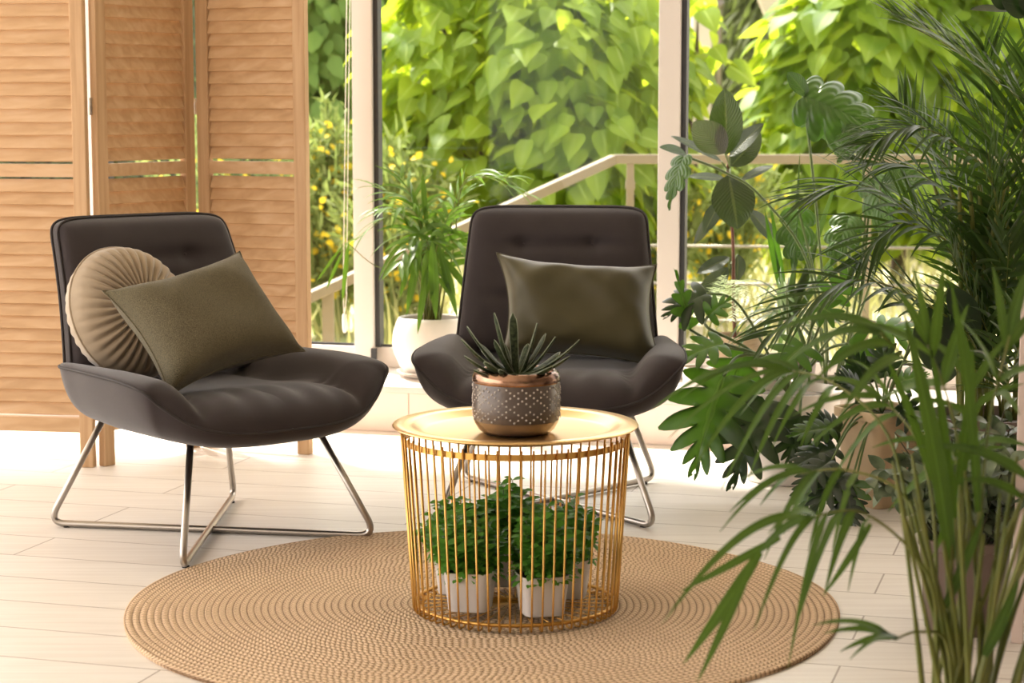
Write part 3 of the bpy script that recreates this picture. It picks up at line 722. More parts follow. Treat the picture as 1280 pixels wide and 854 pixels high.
# ================================================================== LEAF AND PLANT BUILDERS
def path(base, d, L, droop, n=10):
    """curve that starts along d and bends down"""
    p = Vector(base); d = Vector(d).normalized(); out = [p.copy()]; st_ = L / n
    for i in range(n):
        d = (d + Vector((0, 0, -droop * st_))).normalized(); p = p + d * st_; out.append(p.copy())
    return out
def bez(a, b, c, n=14):
    a, b, c = Vector(a), Vector(b), Vector(c); return [a * (1 - t) ** 2 + b * 2 * t * (1 - t) + c * t * t for t in [i / n for i in range(n + 1)]]
def bez3(pts_, n=8): return catmull(pts_, n)
def frond(parent, rach, L, w, material, nl=22, start=.25, droop=3.0, ang=(60, 25), up=Vector((0, 0, 1)), sr=.003, name='frond', vee=.3, jit=.12, stemm=None, seg=7, skew=0):
    """pinnate palm leaf: rachis and leaflets in one mesh, its stalk as a sub-part"""
    m_ = MB(); n = len(rach)
    def ev(t):
        f_ = t * (n - 1); i = min(n - 2, int(f_)); k = f_ - i; return rach[i].lerp(rach[i + 1], k), (rach[i + 1] - rach[i]).normalized()
    for i in range(nl):
        t = start + (1 - start) * (i + .5) / nl
        for sd in (-1, 1):
            tt = min(.999, t + U(-.01, .01)); p_, tg = ev(tt); r_ = tg.cross(up)
            if r_.length < .1: r_ = tg.cross(Vector((.2, 1, 0)))
            r_.normalize(); nn = r_.cross(tg).normalized(); k = (tt - start) / (1 - start)
            an_ = math.radians(ang[0] + (ang[1] - ang[0]) * k + U(-6, 6)); d = tg * math.cos(an_) + r_ * sd * math.sin(an_) + nn * (vee + U(-jit, jit))
            ll = L * (math.sin(PI * (.18 + .74 * k)) ** .7) * U(.88, 1.1)
            pp = path(p_, d, ll, droop * U(.6, 1.4), seg); ws = [w * (.35 + .65 * min(1, j / seg * 4)) * (1 - (j / seg) ** 2.2) + .0003 for j in range(seg + 1)]
            m_.strip(pp, ws, (nn + rdir() * .25).normalized(), .28)
    o = m_.build(name, material, parent, loc='world')
    s_ = MB(); s_.tube(rach, [sr * (1 - .8 * i / (n - 1)) for i in range(n)], 6); ss = s_.build('stalk', stemm or M['palm_stem'], o)
    ss.data.transform((Matrix.Translation(parent.location)).inverted()); return o
def flat_leaf(parent, base, tip, w, nrm, material, prof, bend=.12, fold=.15, n=12, name='leaf', stem=None, stemr=.002, stemm=None, label=None):
    base = Vector(base); tip = Vector(tip); L = (tip - base).length; nrm = Vector(nrm).normalized(); mid = (base + tip) / 2 + nrm * L * bend
    pts_ = bez(base, mid, tip, n); m_ = MB(); m_.strip(pts_, [prof(i / n) * w for i in range(n + 1)], nrm, fold)
    o = m_.build(name, material, parent, loc='world', label=label)
    if stem:
        s_ = MB(); s_.tube(bez3([Vector(p_) for p_ in stem] + [base], 5), stemr, 6); ss = s_.build('stalk', stemm or M['greenstem'], o); ss.data.transform(Matrix.Translation(-Vector(parent.location)))
    return o
p_ell = lambda t: .5 * max(0, math.sin(PI * t ** .92)) ** .72 if 0 < t < 1 else 0
def lobed(parent, base, tip, w, nrm, material, nl=6, web=.28, lw=.085, stem=None, stemr=.003, stemm=None, name='leaf', droop=.15, split=True, label=None, seedv=None):
    """cut leaf as one blade: heart outline scalloped into lobes; web sets how much stays whole"""
    base = Vector(base); tip = Vector(tip); ax = tip - base; L = ax.length; ax.normalize(); nrm = Vector(nrm); r_ = ax.cross(nrm).normalized(); nrm = r_.cross(ax).normalized()
    mid = (base + tip) / 2 + nrm * L * .13; m_ = MB(); nA = nl * 10; nR = 7; mono = web >= .28
    dcut = .74 if mono else (.86 if web > .13 else .88); ex = .28 if mono else (1.15 if web > .13 else .9); up_ = Vector((0, 0, 1))
    off = [U(-.04, .04) for _ in range(2)]; lj = [[U(.86, 1.08) for _ in range(nl + 2)] for _ in range(2)]
    mr = lambda t: base * (1 - t) ** 2 + mid * 2 * t * (1 - t) + tip * t * t
    for si, sd in enumerate((-1, 1)):
        P_ = []; UV_ = []
        for i in range(nA + 1):
            a = i / nA; f_ = (a * nl + off[si] + .5 * 0) % 1; k_ = int(a * nl); th = math.radians(128 - 104 * a ** .9)
            env = (.62 + .38 * math.sin(PI * min(1, a * 1.25))) * (1 - .55 * a ** 2.2) if a < .98 else .40
            lt = max(0, math.sin(PI * f_)) ** ex; W_ = w * .5 * env * lj[si][min(k_, nl)] ** (1 if not mono else .4)
            row = []
            for j in range(nR + 1):
                r = j / nR; rad = W_ * r * (1 - (1 - lt) * dcut * (r ** .5)); th2 = th - .35 * r * r
                d = ax * math.cos(th2) + r_ * sd * math.sin(th2)
                p_ = mr(.02 + .93 * a ** 1.05) + d * rad - nrm * droop * rad * rad / (w * .5) + nrm * (.010 * math.sin(PI * f_) * r * L / .25 + .12 * rad * (1 - r))
                row.append(p_); UV_.append((.5 + sd * .5 * r, a))
            P_.append(row)
        if sd > 0: grid_mesh(m_, P_, uvs=UV_)
        else: grid_mesh(m_, P_[::-1], uvs=[u for row in [UV_[q * (nR + 1):(q + 1) * (nR + 1)] for q in range(nA + 1)][::-1] for u in row])
    m_.strip([mr(t / 8) - nrm * .001 for t in range(9)], [.0022 * (1 - t / 10) for t in range(9)], nrm, 0)
    o = m_.build(name, material, parent, loc='world', label=label)
    if stem:
        s_ = MB(); s_.tube(bez3([Vector(p_) for p_ in stem] + [base], 6), stemr, 7); ss = s_.build('stalk', stemm or M['greenstem'], o); ss.data.transform(Matrix.Translation(-Vector(parent.location)))
    return o
def round_pot(parent, prof, material, soil_r, soil_z, name='pot', sq=None):
    p_ = MB(); p_.lathe(prof, 64, sq=sq); o = p_.build(name, material, parent, smooth='auto'); p_ = MB(); p_.lathe([(soil_r, soil_z - .004), (soil_r * .5, soil_z), (.0005, soil_z + .002)], 40, sq=sq, capb=False); p_.build('soil', M['soil'], parent)
    return o

# ---- palm in the white pot on the ledge
random.seed(11)
YP = 6.80; base = at(540, 468, YP); base = Vector((base.x, YP, SILL))
s_ = MB(); s_.lathe([(.085, 0), (.100, .004), (.118, .022), (.121, .0225), (.117, .018), (.100, .010), (.0005, .009)], 64, capb=True); o = s_.build('saucer', M['white_pot'])
o.location = base; tag(o, 'white ceramic saucer under the round white palm pot', 'saucer')
PA = empty('potted_palm', base + Vector((0, 0, .0105)), 'green palm in a round white pot on the window ledge', 'potted plant')
round_pot(PA, [(.078, 0), (.085, .002), (.112, .030), (.131, .075), (.136, .105), (.132, .145), (.120, .180), (.113, .193), (.110, .195), (.107, .190), (.112, .165), (.11, .14)], M['white_pot'], .112, .165)
top = PA.location + Vector((0, 0, .165))
def pf(px, py, dy, crown, L=.17, w=.0072, nl=7, dr=7, mid=None, ma=None, start=.4):
    b_ = top + Vector((U(-.03, .03), U(-.03, .03), 0)); t_ = at(px, py, YP + dy); c_ = at(crown[0], crown[1], YP + dy * .3)
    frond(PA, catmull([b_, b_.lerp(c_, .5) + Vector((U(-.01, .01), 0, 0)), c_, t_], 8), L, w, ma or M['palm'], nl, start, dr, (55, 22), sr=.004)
for a_ in [(465, 232, .05, (520, 262)), (478, 262, -.12, (520, 268)), (500, 220, .10, (525, 270)), (662, 245, .0, (585, 222)), (640, 222, .05, (578, 232)),
           (445, 300, -.05, (500, 268)), (575, 245, .08, (552, 290)), (560, 270, -.10, (548, 300))]:
    pf(*a_)
for a_ in [(500, 330, -.15, (520, 292)), (545, 350, -.16, (533, 300)), (590, 330, -.05, (560, 300))]:
    pf(*a_, L=.20, w=.012, nl=7, dr=6)
for (bx_, by_, tx_, ty_, w_, dy) in [(528, 296, 508, 395, .014, -.16), (540, 300, 545, 400, .016, -.18), (548, 305, 572, 398, .013, -.15), (520, 300, 500, 372, .012, -.12), (535, 330, 522, 418, .011, -.17), (552, 320, 592, 372, .012, -.12),
        (436, 302, 428, 378, .008, -.10), (430, 312, 408, 362, .006, -.1), (428, 308, 396, 352, .005, -.1), (528, 215, 534, 290, .010, -.05), (515, 235, 530, 300, .009, 0), (545, 262, 540, 318, .009, -.04)]:
    flat_leaf(PA, at(bx_, by_, YP + dy), at(tx_, ty_, YP + dy - .02), w_ * 2, (0, -1, .3), M['palm'], p_ell, .08, .3, 10, 'leaflet')
s_ = MB(); s_.tube(catmull([top, at(545, 320, YP - .03), at(480, 336, YP - .08), at(436, 305, YP - .1)], 6), .0016, 6); s_.build('stalk', M['palm_stem'], PA, loc='world')
s_ = MB()
for k in range(26):
    a_ = U(0, 2 * PI); q = U(0, .05); b_ = top + Vector((q * math.cos(a_), q * math.sin(a_), 0)); s_.tube([b_, b_ + Vector((U(-.02, .02), U(-.02, .02), U(.1, .3)))], [.0045, .0015], 6)
s_.build('stem', M['palm_stem'], PA, loc='world')

# ---- rubber plant on the ledge
random.seed(12)
YR = 6.42; b = at(918, 470, YR); RP = empty('rubber_plant', (b.x, YR, SILL), 'rubber plant with large dark oval leaves beside the window post', 'potted plant')
round_pot(RP, [(.062, 0), (.066, .002), (.082, .15), (.090, .152), (.092, .185), (.089, .187), (.085, .183), (.082, .16)], M['wicker_pot'], .082, .172)
s_ = MB(); s_.tube(catmull([(b.x, YR, SILL + .165), at(917, 370, YR), at(916, 300, YR), at(909, 205, YR)], 8), [.006] * 12 + [.0052] * 12 + [.003], 8); s_.build('stem', M['redstem'], RP, loc='world')
RL = [((908, 194), (906, 110), 42, (0, -1, .1), -.03, 0), ((906, 192), (867, 152), 42, (.2, 1, .3), -.06, 0), ((902, 202), (838, 170), 20, (-.2, -.5, 1), -.02, 0), ((912, 196), (955, 154), 26, (-.5, -.7, .5), -.03, 0),
      ((913, 208), (951, 166), 32, (.3, -1, .2), .05, 0), ((908, 224), (859, 221), 18, (0, -.6, 1), .0, 0), ((926, 226), (967, 207), 18, (0, -.5, 1), .03, 0), ((911, 218), (922, 287), 54, (0, -1, .25), -.10, 0),
      ((902, 250), (880, 292), 22, (-.5, -.8, .1), -.02, 0), ((893, 262), (867, 306), 15, (.5, 1, -.2), .02, 0), ((935, 262), (972, 306), 26, (.4, -.8, .6), .02, 0), ((912, 322), (871, 342), 19, (0, -.8, .6), -.02, 0),
      ((910, 334), (872, 386), 30, (-.5, -.9, .2), .0, 0), ((922, 318), (921, 352), 22, (.3, -1, 0), .05, 0), ((905, 232), (918, 252), 14, (0, -1, .3), .06, 0)]
for (b_, t_, w_, n_, dy, _) in RL:
    node = at(912, min(335, b_[1] + 14), YR); bb = at(*b_, YR + dy); tt = at(*t_, YR + dy * 1.5)
    flat_leaf(RP, bb, tt, w_ * YR / F, n_, M['rubber'], p_ell, .05, .14, 14, 'leaf', [node], .0025)

# ---- dracaena on the ledge
random.seed(13)
YD = 6.28; b = at(986, 480, YD); DR = empty('dracaena', (b.x, YD, SILL), 'dracaena with a rosette of narrow drooping grey green leaves, right of the rubber plant', 'potted plant')
round_pot(DR, [(.07, 0), (.074, .002), (.086, .13), (.089, .135), (.085, .135), (.08, .11)], M['brown_pot'], .0805, .118)
cr = at(986, 398, YD); s_ = MB(); s_.tube([(b.x, YD, SILL + .11), cr + Vector((0, 0, .03))], .008, 8); s_.build('stem', M['bark'], DR, loc='world')
for k in range(44):
    a_ = k * 2.4; el = U(-.1, 1.2); d = Vector((math.cos(a_) * math.cos(el), math.sin(a_) * math.cos(el), math.sin(el) + .25)); m_ = MB(); L_ = U(.20, .36); pp = path(cr + Vector((0, 0, U(-.03, .03))), d, L_, U(4.5, 9), 12)
    m_.strip(pp, [.0075 * math.sin(PI * (.15 + .85 * i / 12)) + .0006 for i in range(13)], Vector((0, 0, 1)) + rdir() * .1, .3); m_.build('leaf', M['dracaena'], DR, loc='world')
for (x0, y0, x1, y1, w_) in [(986, 395, 956, 262, 9), (990, 395, 1052, 208, 8), (984, 392, 962, 250, 8), (988, 396, 1022, 300, 11), (985, 394, 1010, 330, 11), (992, 396, 1055, 300, 9), (990, 390, 1000, 190, 6)]:
    a_ = at(x0, y0, YD - .02); t_ = at(x1, y1, YD - .05); m_ = MB(); m_.strip(bez(a_, (a_ + t_) / 2 + Vector((U(-.02, .02), 0, .02)), t_, 12), [w_ * YD / F / 2 * math.sin(PI * (.2 + .8 * i / 12)) + .0005 for i in range(13)], Vector((.2, -1, 0)), .25); m_.build('leaf', M['philo'] if x1 in (956, 962) else M['dracaena'], DR, loc='world')

# ---- tall monstera
random.seed(14)
YM = 6.05; b = at(1040, 520, YM); MN = empty('monstera', (b.x, YM - .02, 0), 'tall monstera with big split leaves standing at the window', 'potted plant')
round_pot(MN, [(.10, 0), (.105, .003), (.125, .24), (.13, .245), (.126, .247), (.12, .22)], M['matte_white'], .121, .222)
hub = Vector((b.x, YM - .02, .235))
def ml(bs, tp, w_, n_, dy=0, nl=5, web=.34, lw=.10, via=None, mt=None, droop=.25):
    lobed(MN, at(*bs, YM + dy), at(*tp, YM + dy * 1.3 - .02), w_ * YM / F, n_, mt or M['monstera'], nl, web, lw, [hub + Vector((U(-.03, .03), U(-.03, .03), 0))] + [at(v[0], v[1], YM + dy * .5) for v in (via or [])], .0042, droop=droop)
ml((1004, 120), (1102, 166), 104, (-.40, -.80, .55), 0, 6, .36, .085, [(1034, 420), (1022, 280), (1014, 200)], droop=.55)
flat_leaf(MN, at(1010, 121, YM), at(984, 90, YM), 22 * YM / F, (-.5, -.6, .8), M['monstera'], p_ell, .1, .2)
flat_leaf(MN, at(1008, 128, YM), at(1002, 160, YM + .02), 26 * YM / F, (.5, .8, .1), M['monstera'], p_ell, .02, .1)
flat_leaf(MN, at(1030, 128, YM), at(1032, 176, YM + .02), 30 * YM / F, (.2, .9, .1), M['monstera'], p_ell, .02, .1)
flat_leaf(MN, at(1100, 232, YM - .1), at(1157, 224, YM - .1), 40 * YM / F, (0, -.8, .6), M['monstera'], p_ell, .1, .15, stem=[hub, at(1095, 330, YM)], stemr=.004)
ml((1092, 222), (1112, 300), 60, (-.6, -.8, .2), -.05, 4, .34, .1, [(1075, 380), (1085, 280)])
ml((1062, 270), (1040, 335), 55, (-.3, -.9, .3), -.1, 4, .36, .12, [(1058, 400), (1062, 310)], M['monstera'])
ml((1075, 160), (1048, 205), 50, (-.3, -.9, .4), -.05, 4, .36, .12, [(1080, 300)])
ml((855, 195), (838, 262), 48, (-.8, -.7, .3), -.12, 5, .36, .12, [(1010, 330), (950, 245), (905, 215)], droop=.2)
flat_leaf(MN, at(858, 194, YM - .12), at(824, 184, YM - .12), 22 * YM / F, (-.1, -.5, 1), M['monstera'], p_ell, .1, .15)
ml((998, 262), (992, 340), 60, (.1, .9, .1), .1, 4, .4, .12, [(1030, 400)])
# ---- philodendron with deeply cut leaves in a white pot
random.seed(15)
YF = 5.72; b = at(985, 560, YF); PH = empty('philodendron', (b.x, YF, 0), 'philodendron with wide deeply cut green leaves beside the right chair', 'potted plant')
round_pot(PH, [(.115, 0), (.12, .004), (.150, .26), (.154, .265), (.15, .267), (.145, .24)], M['matte_white'], .1455, .245)
hb = Vector((b.x, YF, .25))
def pl(bs, tp, w_, n_, dy=0, nl=6, via=None, mt=None, web=.16, lw=.060, droop=.14, lab=None):
    lobed(PH, at(*bs, YF + dy), at(*tp, YF + dy * 1.2), w_ * YF / F, n_, mt or M['philo'], nl, web, lw, [hb] + [at(v[0], v[1], YF + dy * .6) for v in (via or [])], .0045, droop=droop, label=lab)
pl((905, 470), (868, 592), 150, (-.3, -.85, .45), -.22, 6, [(970, 452), (925, 445)])
pl((958, 500), (915, 610), 120, (-.2, -.9, .4), -.25, 6, [(980, 470)], M['philo_dark'])
pl((862, 412), (842, 335), 44, (.3, -1, .1), -.05, 5, [(960, 448), (900, 432)], M['philo'], .18, .05, .1)
pl((885, 395), (915, 372), 44, (-.1, -.9, .5), -.12, 4, [(940, 440), (885, 410)], M['philo'], .2, .06)
pl((905, 430), (850, 452), 76, (-.1, -.6, 1), -.15, 5, [(960, 450)])
pl((1040, 372), (1068, 335), 70, (.1, -.9, .4), -.15, 4, [(1015, 430)], M['philo'])
pl((1060, 430), (1105, 470), 96, (0, -.8, .6), -.2, 5, [(1030, 440)])
pl((1018, 380), (1050, 400), 60, (0, -.9, .5), -.18, 4, [(1010, 430)], M['philo'])
pl((1005, 432), (968, 470), 80, (-.3, -.8, .5), -.28, 5, [(1010, 450)])
pl((930, 440), (905, 500), 90, (.1, -.8, .5), .0, 5, [(970, 455)], M['philo'])
pl((1000, 520), (985, 580), 90, (0, -.9, .4), -.25, 6, [(1000, 480)], M['philo_dark'])
for k in range(3):
    a_ = U(0, 2 * PI); q = hb + Vector((math.cos(a_) * .25, math.sin(a_) * .16, U(.10, .32))); t_ = q + Vector((math.cos(a_) * .12, math.sin(a_) * .08, U(-.1, .05)))
    lobed(PH, q, t_, .2, (U(-.3, .3), -.6, .7), M['philo'] if k % 3 else M['philo_dark'], 5, .26, .08, [hb, hb.lerp(q, .6) + Vector((0, 0, .08))], .004, droop=.3)

# ---- silvery fern
random.seed(16)
b = at(884, 470, 6.36); FN = empty('potted_fern', (b.x - .03, 6.36, SILL), 'small pale silvery feathery fern in front of the rubber plant pot', 'potted plant')
round_pot(FN, [(.04, 0), (.044, .002), (.052, .09), (.054, .092), (.05, .092), (.048, .08)], M['matte_white'], .0485, .083)
for (x1, y1, cx, cy_) in [(932, 352, 905, 355), (890, 388, 900, 362), (915, 402, 915, 365), (935, 375, 915, 352), (905, 345, 895, 365), (870, 395, 885, 370), (925, 395, 918, 360)]:
    frond(FN, catmull([FN.location + Vector((0, 0, .083)), at(890, 400, 6.3), at(cx, cy_, 6.12), at(x1, y1, 5.95)], 6), .035, .0016, M['fern'], 20, .45, 8, (65, 40), sr=.0016, vee=.1, seg=4)

# ---- tan tapered pot with dark lobed plant
random.seed(17)
b = G(1105, 634); YT = b.y + .06
TP = empty('lobed_plant', (b.x, YT, 0), 'dark leaved plant with narrow lobed leaves in a square tan pot on the floor', 'potted plant')
p_ = MB(); p_.lathe([(.072, 0), (.074, .003), (.092, .235), (.1, .238), (.1, .262), (.096, .264), (.092, .26), (.09, .23)], 96, sq=8); pp_ = p_.build('pot', M['tan_pot'], TP, smooth='auto'); pp_.rotation_euler = (0, 0, .5)
p_ = MB(); p_.lathe([(.089, .24), (.0005, .245)], 96, sq=8, capb=False); so = p_.build('soil', M['soil'], TP); so.rotation_euler = (0, 0, .5)
hb2 = Vector((b.x, YT, .245))
for i, (bs, tp, w_, dy) in enumerate([((1040, 535), (985, 548), 58, -.1), ((1045, 560), (985, 590), 66, -.14), ((1040, 575), (990, 622), 62, -.2), ((1058, 590), (1010, 650), 66, -.22), ((1070, 600), (1048, 672), 62, -.24),
        ((1050, 540), (1010, 520), 60, -.05), ((1075, 490), (1045, 470), 60, -.05), ((1060, 620), (1068, 668), 50, -.26), ((1120, 480), (1160, 470), 60, 0), ((1110, 470), (1100, 420), 60, .05), ((1085, 480), (1060, 440), 60, .05), ((1125, 505), (1165, 540), 60, -.1), ((1030, 590), (995, 660), 60, -.12)]):
    lobed(TP, at(*bs, YT + dy), at(*tp, YT + dy * 1.2), w_ * YT / F, (-.3, -.6, .8), M['philo_dark'] if i % 4 else M['philo'], 7, .12, .05, [hb2, hb2.lerp(at(*bs, YT + dy), .55) + Vector((0, 0, .05))], .003, droop=.25)
for (x0, y0, x1, y1, w_) in [(1172, 378, 1162, 462, 56), (1186, 360, 1224, 418, 38), (1150, 392, 1182, 442, 46), (1165, 462, 1196, 468, 30)]:
    flat_leaf(TP, at(x0, y0, 5.04), at(x1, y1, 5.02), w_ * 5.04 / F, (.1, -1, .2), M['philo_dark'], p_ell, .05, .1, stem=[hb2, at(1128, 455, 5.1)], stemr=.0028)

# ---- big dark areca palm in the middle distance
random.seed(18)
YA = 5.25; b = at(1228, 600, YA); AP = empty('areca_palm', (b.x, YA, 0), 'large dark feathery palm filling the upper right beside the window', 'potted plant')
round_pot(AP, [(.12, 0), (.125, .004), (.15, .26), (.154, .265), (.15, .267), (.145, .24)], M['brown_pot'], .1455, .245)
ha = Vector((b.x, YA, .25))
def af(c_, t_, dy=0, L=.24, w=.0085, nl=22, dr=1.6, start=.32, v2=None, up=Vector((0, -.35, 1)), vee=.25, ang=(58, 24)):
    b_ = ha + Vector((U(-.07, .07), U(-.06, .06), 0)); c = at(*c_, YA + dy * .6); t = at(*t_, YA + dy)
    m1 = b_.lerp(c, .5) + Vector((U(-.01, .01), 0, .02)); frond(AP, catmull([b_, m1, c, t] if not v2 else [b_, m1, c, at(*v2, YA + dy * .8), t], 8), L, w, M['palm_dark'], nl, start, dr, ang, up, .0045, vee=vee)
af((1310, 180), (1128, 28), .1, .26, .0085, 34, 1.2, .45, (1215, 78), Vector((0, -.2, 1)))
af((1240, 230), (1085, 180), -.2, .22, .006, 26, 4.0, .45, (1155, 160))
af((1215, 260), (1125, 130), .2, .22, .006, 22, 3.0, .45, (1160, 180))
af((1230, 300), (1085, 205), 0, .22, .0055, 24, 3.5, .42, (1150, 215))
af((1200, 330), (1000, 250), -.1, .24, .006, 22, 2.5, .4, (1090, 235))
af((1250, 200), (1190, 120), -.1, .24, .007, 22, 2, .4)
af((1270, 220), (1300, 60), 0, .24, .007, 22, 2, .4)
af((1260, 170), (1230, 60), .2, .24, .007, 22, 2, .4)
af((1215, 330), (1070, 330), -.2, .24, .0065, 22, 2.8, .4, (1130, 280))
af((1190, 400), (960, 420), -.35, .24, .0065, 24, 2.5, .4, (1070, 350))
af((1230, 350), (1130, 250), .1, .24, .007, 22, 2, .35)
af((1240, 320), (1180, 190), .2, .24, .007, 22, 2, .35)
af((1250, 320), (1235, 190), -.2, .24, .007, 22, 2, .35)
af((1270, 330), (1300, 220), -.1, .24, .007, 22, 2, .35)
af((1260, 400), (1330, 330), -.2, .24, .007, 20, 2, .35)
af((1200, 420), (1110, 370), -.1, .22, .007, 20, 3, .4)
af((1240, 430), (1190, 320), -.2, .22, .007, 20, 2, .4)
af((1250, 440), (1262, 300), -.2, .22, .007, 20, 2, .4)
af((1260, 480), (1290, 380), -.3, .22, .007, 20, 2, .4)
s_ = MB()
for k in range(16):
    b_ = ha + Vector((U(-.08, .08), U(-.08, .08), 0)); s_.tube(catmull([b_, b_ + Vector((U(-.03, .03), U(-.02, .02), .3)), b_ + Vector((U(-.1, .1), U(-.04, .04), .62))], 5), [.008] * 5 + [.006] * 5 + [.004], 7)
s_.build('stem', M['palm_stem'], AP, loc='world')

# ---- brown pot with small glossy leaves
random.seed(19)
b = G(1216, 800); YB = b.y + .09
BP = empty('leafy_potted_plant', (b.x, YB, 0), 'bushy plant with small glossy mottled leaves in a brown pot behind the front palm', 'potted plant')
round_pot(BP, [(.075, 0), (.078, .003), (.092, .175), (.096, .178), (.096, .195), (.092, .197), (.089, .17)], M['brown_pot'], .0895, .178)
ml_ = []; st = MB(); c = Vector(BP.location)
for s in range(60):
    a_ = U(0, 2 * PI); q = U(0, 1) ** .5; b_ = Vector((.06 * q * math.cos(a_), .06 * q * math.sin(a_), .175)); t_ = Vector((.24 * q * math.cos(a_), .16 * q * math.sin(a_), .21 + U(.12, .30) * (1 - .4 * q))); pts_ = bez(b_, (b_ + t_) / 2 + Vector((0, 0, .05)), t_, 9); st.tube(pts_[::3], .0013, 4)
    for k in range(2, 10):
        for s2 in (0, 1): ml_.append(frame(c + pts_[k], (rdir() + Vector((0, -.3, .1))), Vector((0, -.5, 1)) + rdir() * .5, U(.03, .05)))
st.build('stems', M['twig'], BP); scatter('foliage', leaf_template(ovate, 5, .2, .25), ml_, M['smallleaf'], BP)

# ---- dark broad leaves at the top right: hanging basket plant
random.seed(20)
hp = at(1265, -60, 4.6); HG = empty('plant_stand', (0, 0, 0)); bpy.data.objects.remove(HG)
ST0 = G(1273, 800); ys = 3.95
xs = at(1272.5, 500, ys).x
ra_ = -math.atan2(xs, ys); cA, sA = math.cos(ra_), math.sin(ra_)
S = empty('plant_stand', (xs + .19 * cA - .15 * sA, ys + .19 * sA + .15 * cA, 0), 'pale wooden plant stand post at the right edge of the picture', 'shelf', rz=ra_)
for dx in (-.19, .19):
    for dy_ in (-.15, .15):
        m_ = MB().box((dx + (.012 if dx < 0 else -.012), dy_, .355), (.024, .024, .71)); bevel(m_.build('post', M['stand'], S, smooth=False), .002)
for z in (.22, .719): m_ = MB().box((0, 0, z), (.352, .27 if z < .5 else .27, .018)); bevel(m_.build('shelf_board', M['stand'], S, smooth=False), .002)
hl = Vector((at(1390, 100, 4.9).x, 4.9, 0))
DP = empty('broad_leaf_plant', hl, 'dark broad leaved plant reaching over the top right corner', 'potted plant')
round_pot(DP, [(.12, 0), (.125, .004), (.15, .26), (.154, .265), (.15, .267), (.145, .24)], M['brown_pot'], .1455, .245)
s_ = MB(); s_.tube(catmull([hl + Vector((0, 0, .24)), at(1380, 200, 4.9), at(1310, 16, 4.9)], 6), .006, 7); s_.build('stem', M['redstem'], DP, loc='world')
for (x0, y0, x1, y1, w_, n_) in [(1262, 14, 1212, 12, 16, (0, -.6, .8)), (1262, 10, 1236, -14, 26, (0, -1, .3)), (1288, 12, 1252, 2, 34, (.2, -1, .2)), (1300, 10, 1272, -10, 34, (0, -1, .2)), (1330, 30, 1300, 60, 30, (0, -1, .2))]:
    flat_leaf(DP, at(x0, y0, 4.9), at(x1, y1, 4.88), w_ * 4.9 / F, n_, M['philo_dark'], p_ell, .1, .1, stem=[at(1310, 16, 4.9)], stemr=.003)

# ---- foreground areca
random.seed(21)
YG = 2.75; b = at(1205, 900, YG); FP = empty('areca_palm', (b.x, YG, 0), 'nearest palm with slim green stems and long arching leaflets, front right', 'potted plant')
round_pot(FP, [(.10, 0), (.104, .003), (.125, .17), (.129, .175), (.125, .177), (.12, .16)], M['matte_white'], .121, .162)
hg_ = Vector((b.x, YG, .165))
s_ = MB()
for k in range(34):
    a_ = U(0, 2 * PI); q = U(.0, .095); b_ = hg_ + Vector((q * math.cos(a_) * .8, q * math.sin(a_), 0)); tx = U(-.10, .13)
    s_.tube(catmull([b_, b_ + Vector((tx * .35, U(-.01, .01), .16)), b_ + Vector((tx, U(-.04, .04), U(.28, .46)))], 5), [.0042] * 6 + [.0032] * 4 + [.0018], 7)
s_.build('stem', M['palm_stem'], FP, loc='world')
def arcs(rpts, tips, dy=0, w=.0068, lift=.05):
    """one arching frond: a rachis through photo columns, leaflets that rise off it and fall over"""
    r_ = catmull([hg_ + Vector((U(-.05, .05), U(-.05, .05), 0))] + [at(x, y, YG + dy * (i + 1) / len(rpts)) for i, (x, y) in enumerate(rpts)], 9); m_ = MB(); n = len(r_)
    for i, (tx, ty, f_) in enumerate(tips):
        b_ = r_[min(n - 1, int(f_ * (n - 1)))]; dd = dy + U(-.12, .12); t_ = at(tx, ty, YG + dd); L_ = (t_ - b_).length; mid = b_.lerp(t_, .42) + Vector((0, 0, L_ * U(.22, .34) * lift / .05))
        pts_ = bez(b_, mid, t_, 14); ww = w * U(.8, 1.15); m_.strip(pts_, [ww * (.3 + .7 * min(1, j_ / 3)) * (1 - (j_ / 14) ** 2.4) + .0004 for j_ in range(15)], Vector((U(-.3, .3), -.7, .7)), .25)
    o = m_.build('frond', M['palm_fg'], FP, loc='world'); q_ = MB(); q_.tube(r_, [.0034 * (1 - .6 * i / n) for i in range(n)], 6); ss = q_.build('stalk', M['palm_stem'], o); ss.data.transform(Matrix.Translation(-FP.location))
arcs([(1150, 700), (1110, 545), (1040, 478), (975, 462)], [(815, 512, 1), (836, 548, .97), (868, 585, .93), (902, 612, .90), (850, 500, .95), (935, 600, .84), (965, 560, .80), (900, 470, .9), (1000, 560, .74), (925, 520, .88)], .30, .0062)
arcs([(1160, 720), (1130, 620), (1060, 588), (1000, 592)], [(912, 640, 1), (950, 632, .95), (925, 600, .97), (980, 668, .88), (1010, 690, .80), (900, 665, .93), (1040, 690, .72), (955, 700, .9)], .12, .0060)
arcs([(1170, 760), (1140, 690), (1075, 640), (1010, 648)], [(828, 780, 1), (942, 790, .95), (985, 836, .9), (960, 668, .97), (1030, 745, .8), (1000, 770, .86), (940, 700, .98), (1060, 740, .72)], -.05, .0062)
arcs([(1190, 700), (1160, 500), (1100, 415)], [(950, 425, 1), (985, 452, .97), (1020, 395, .95), (1015, 480, .9), (1050, 520, .84)], .0, .0085)
arcs([(1185, 810), (1150, 790), (1118, 800)], [(1016, 782, 1), (1030, 792, .97), (1050, 815, .95), (1062, 825, .96)], -.05, .0058, .03)
arcs([(1205, 700), (1195, 540), (1160, 430)], [(1120, 360, 1), (1060, 400, .95), (1180, 330, .95), (1210, 380, .85), (1100, 500, .85), (1140, 330, 1)], .05, .008, .02)
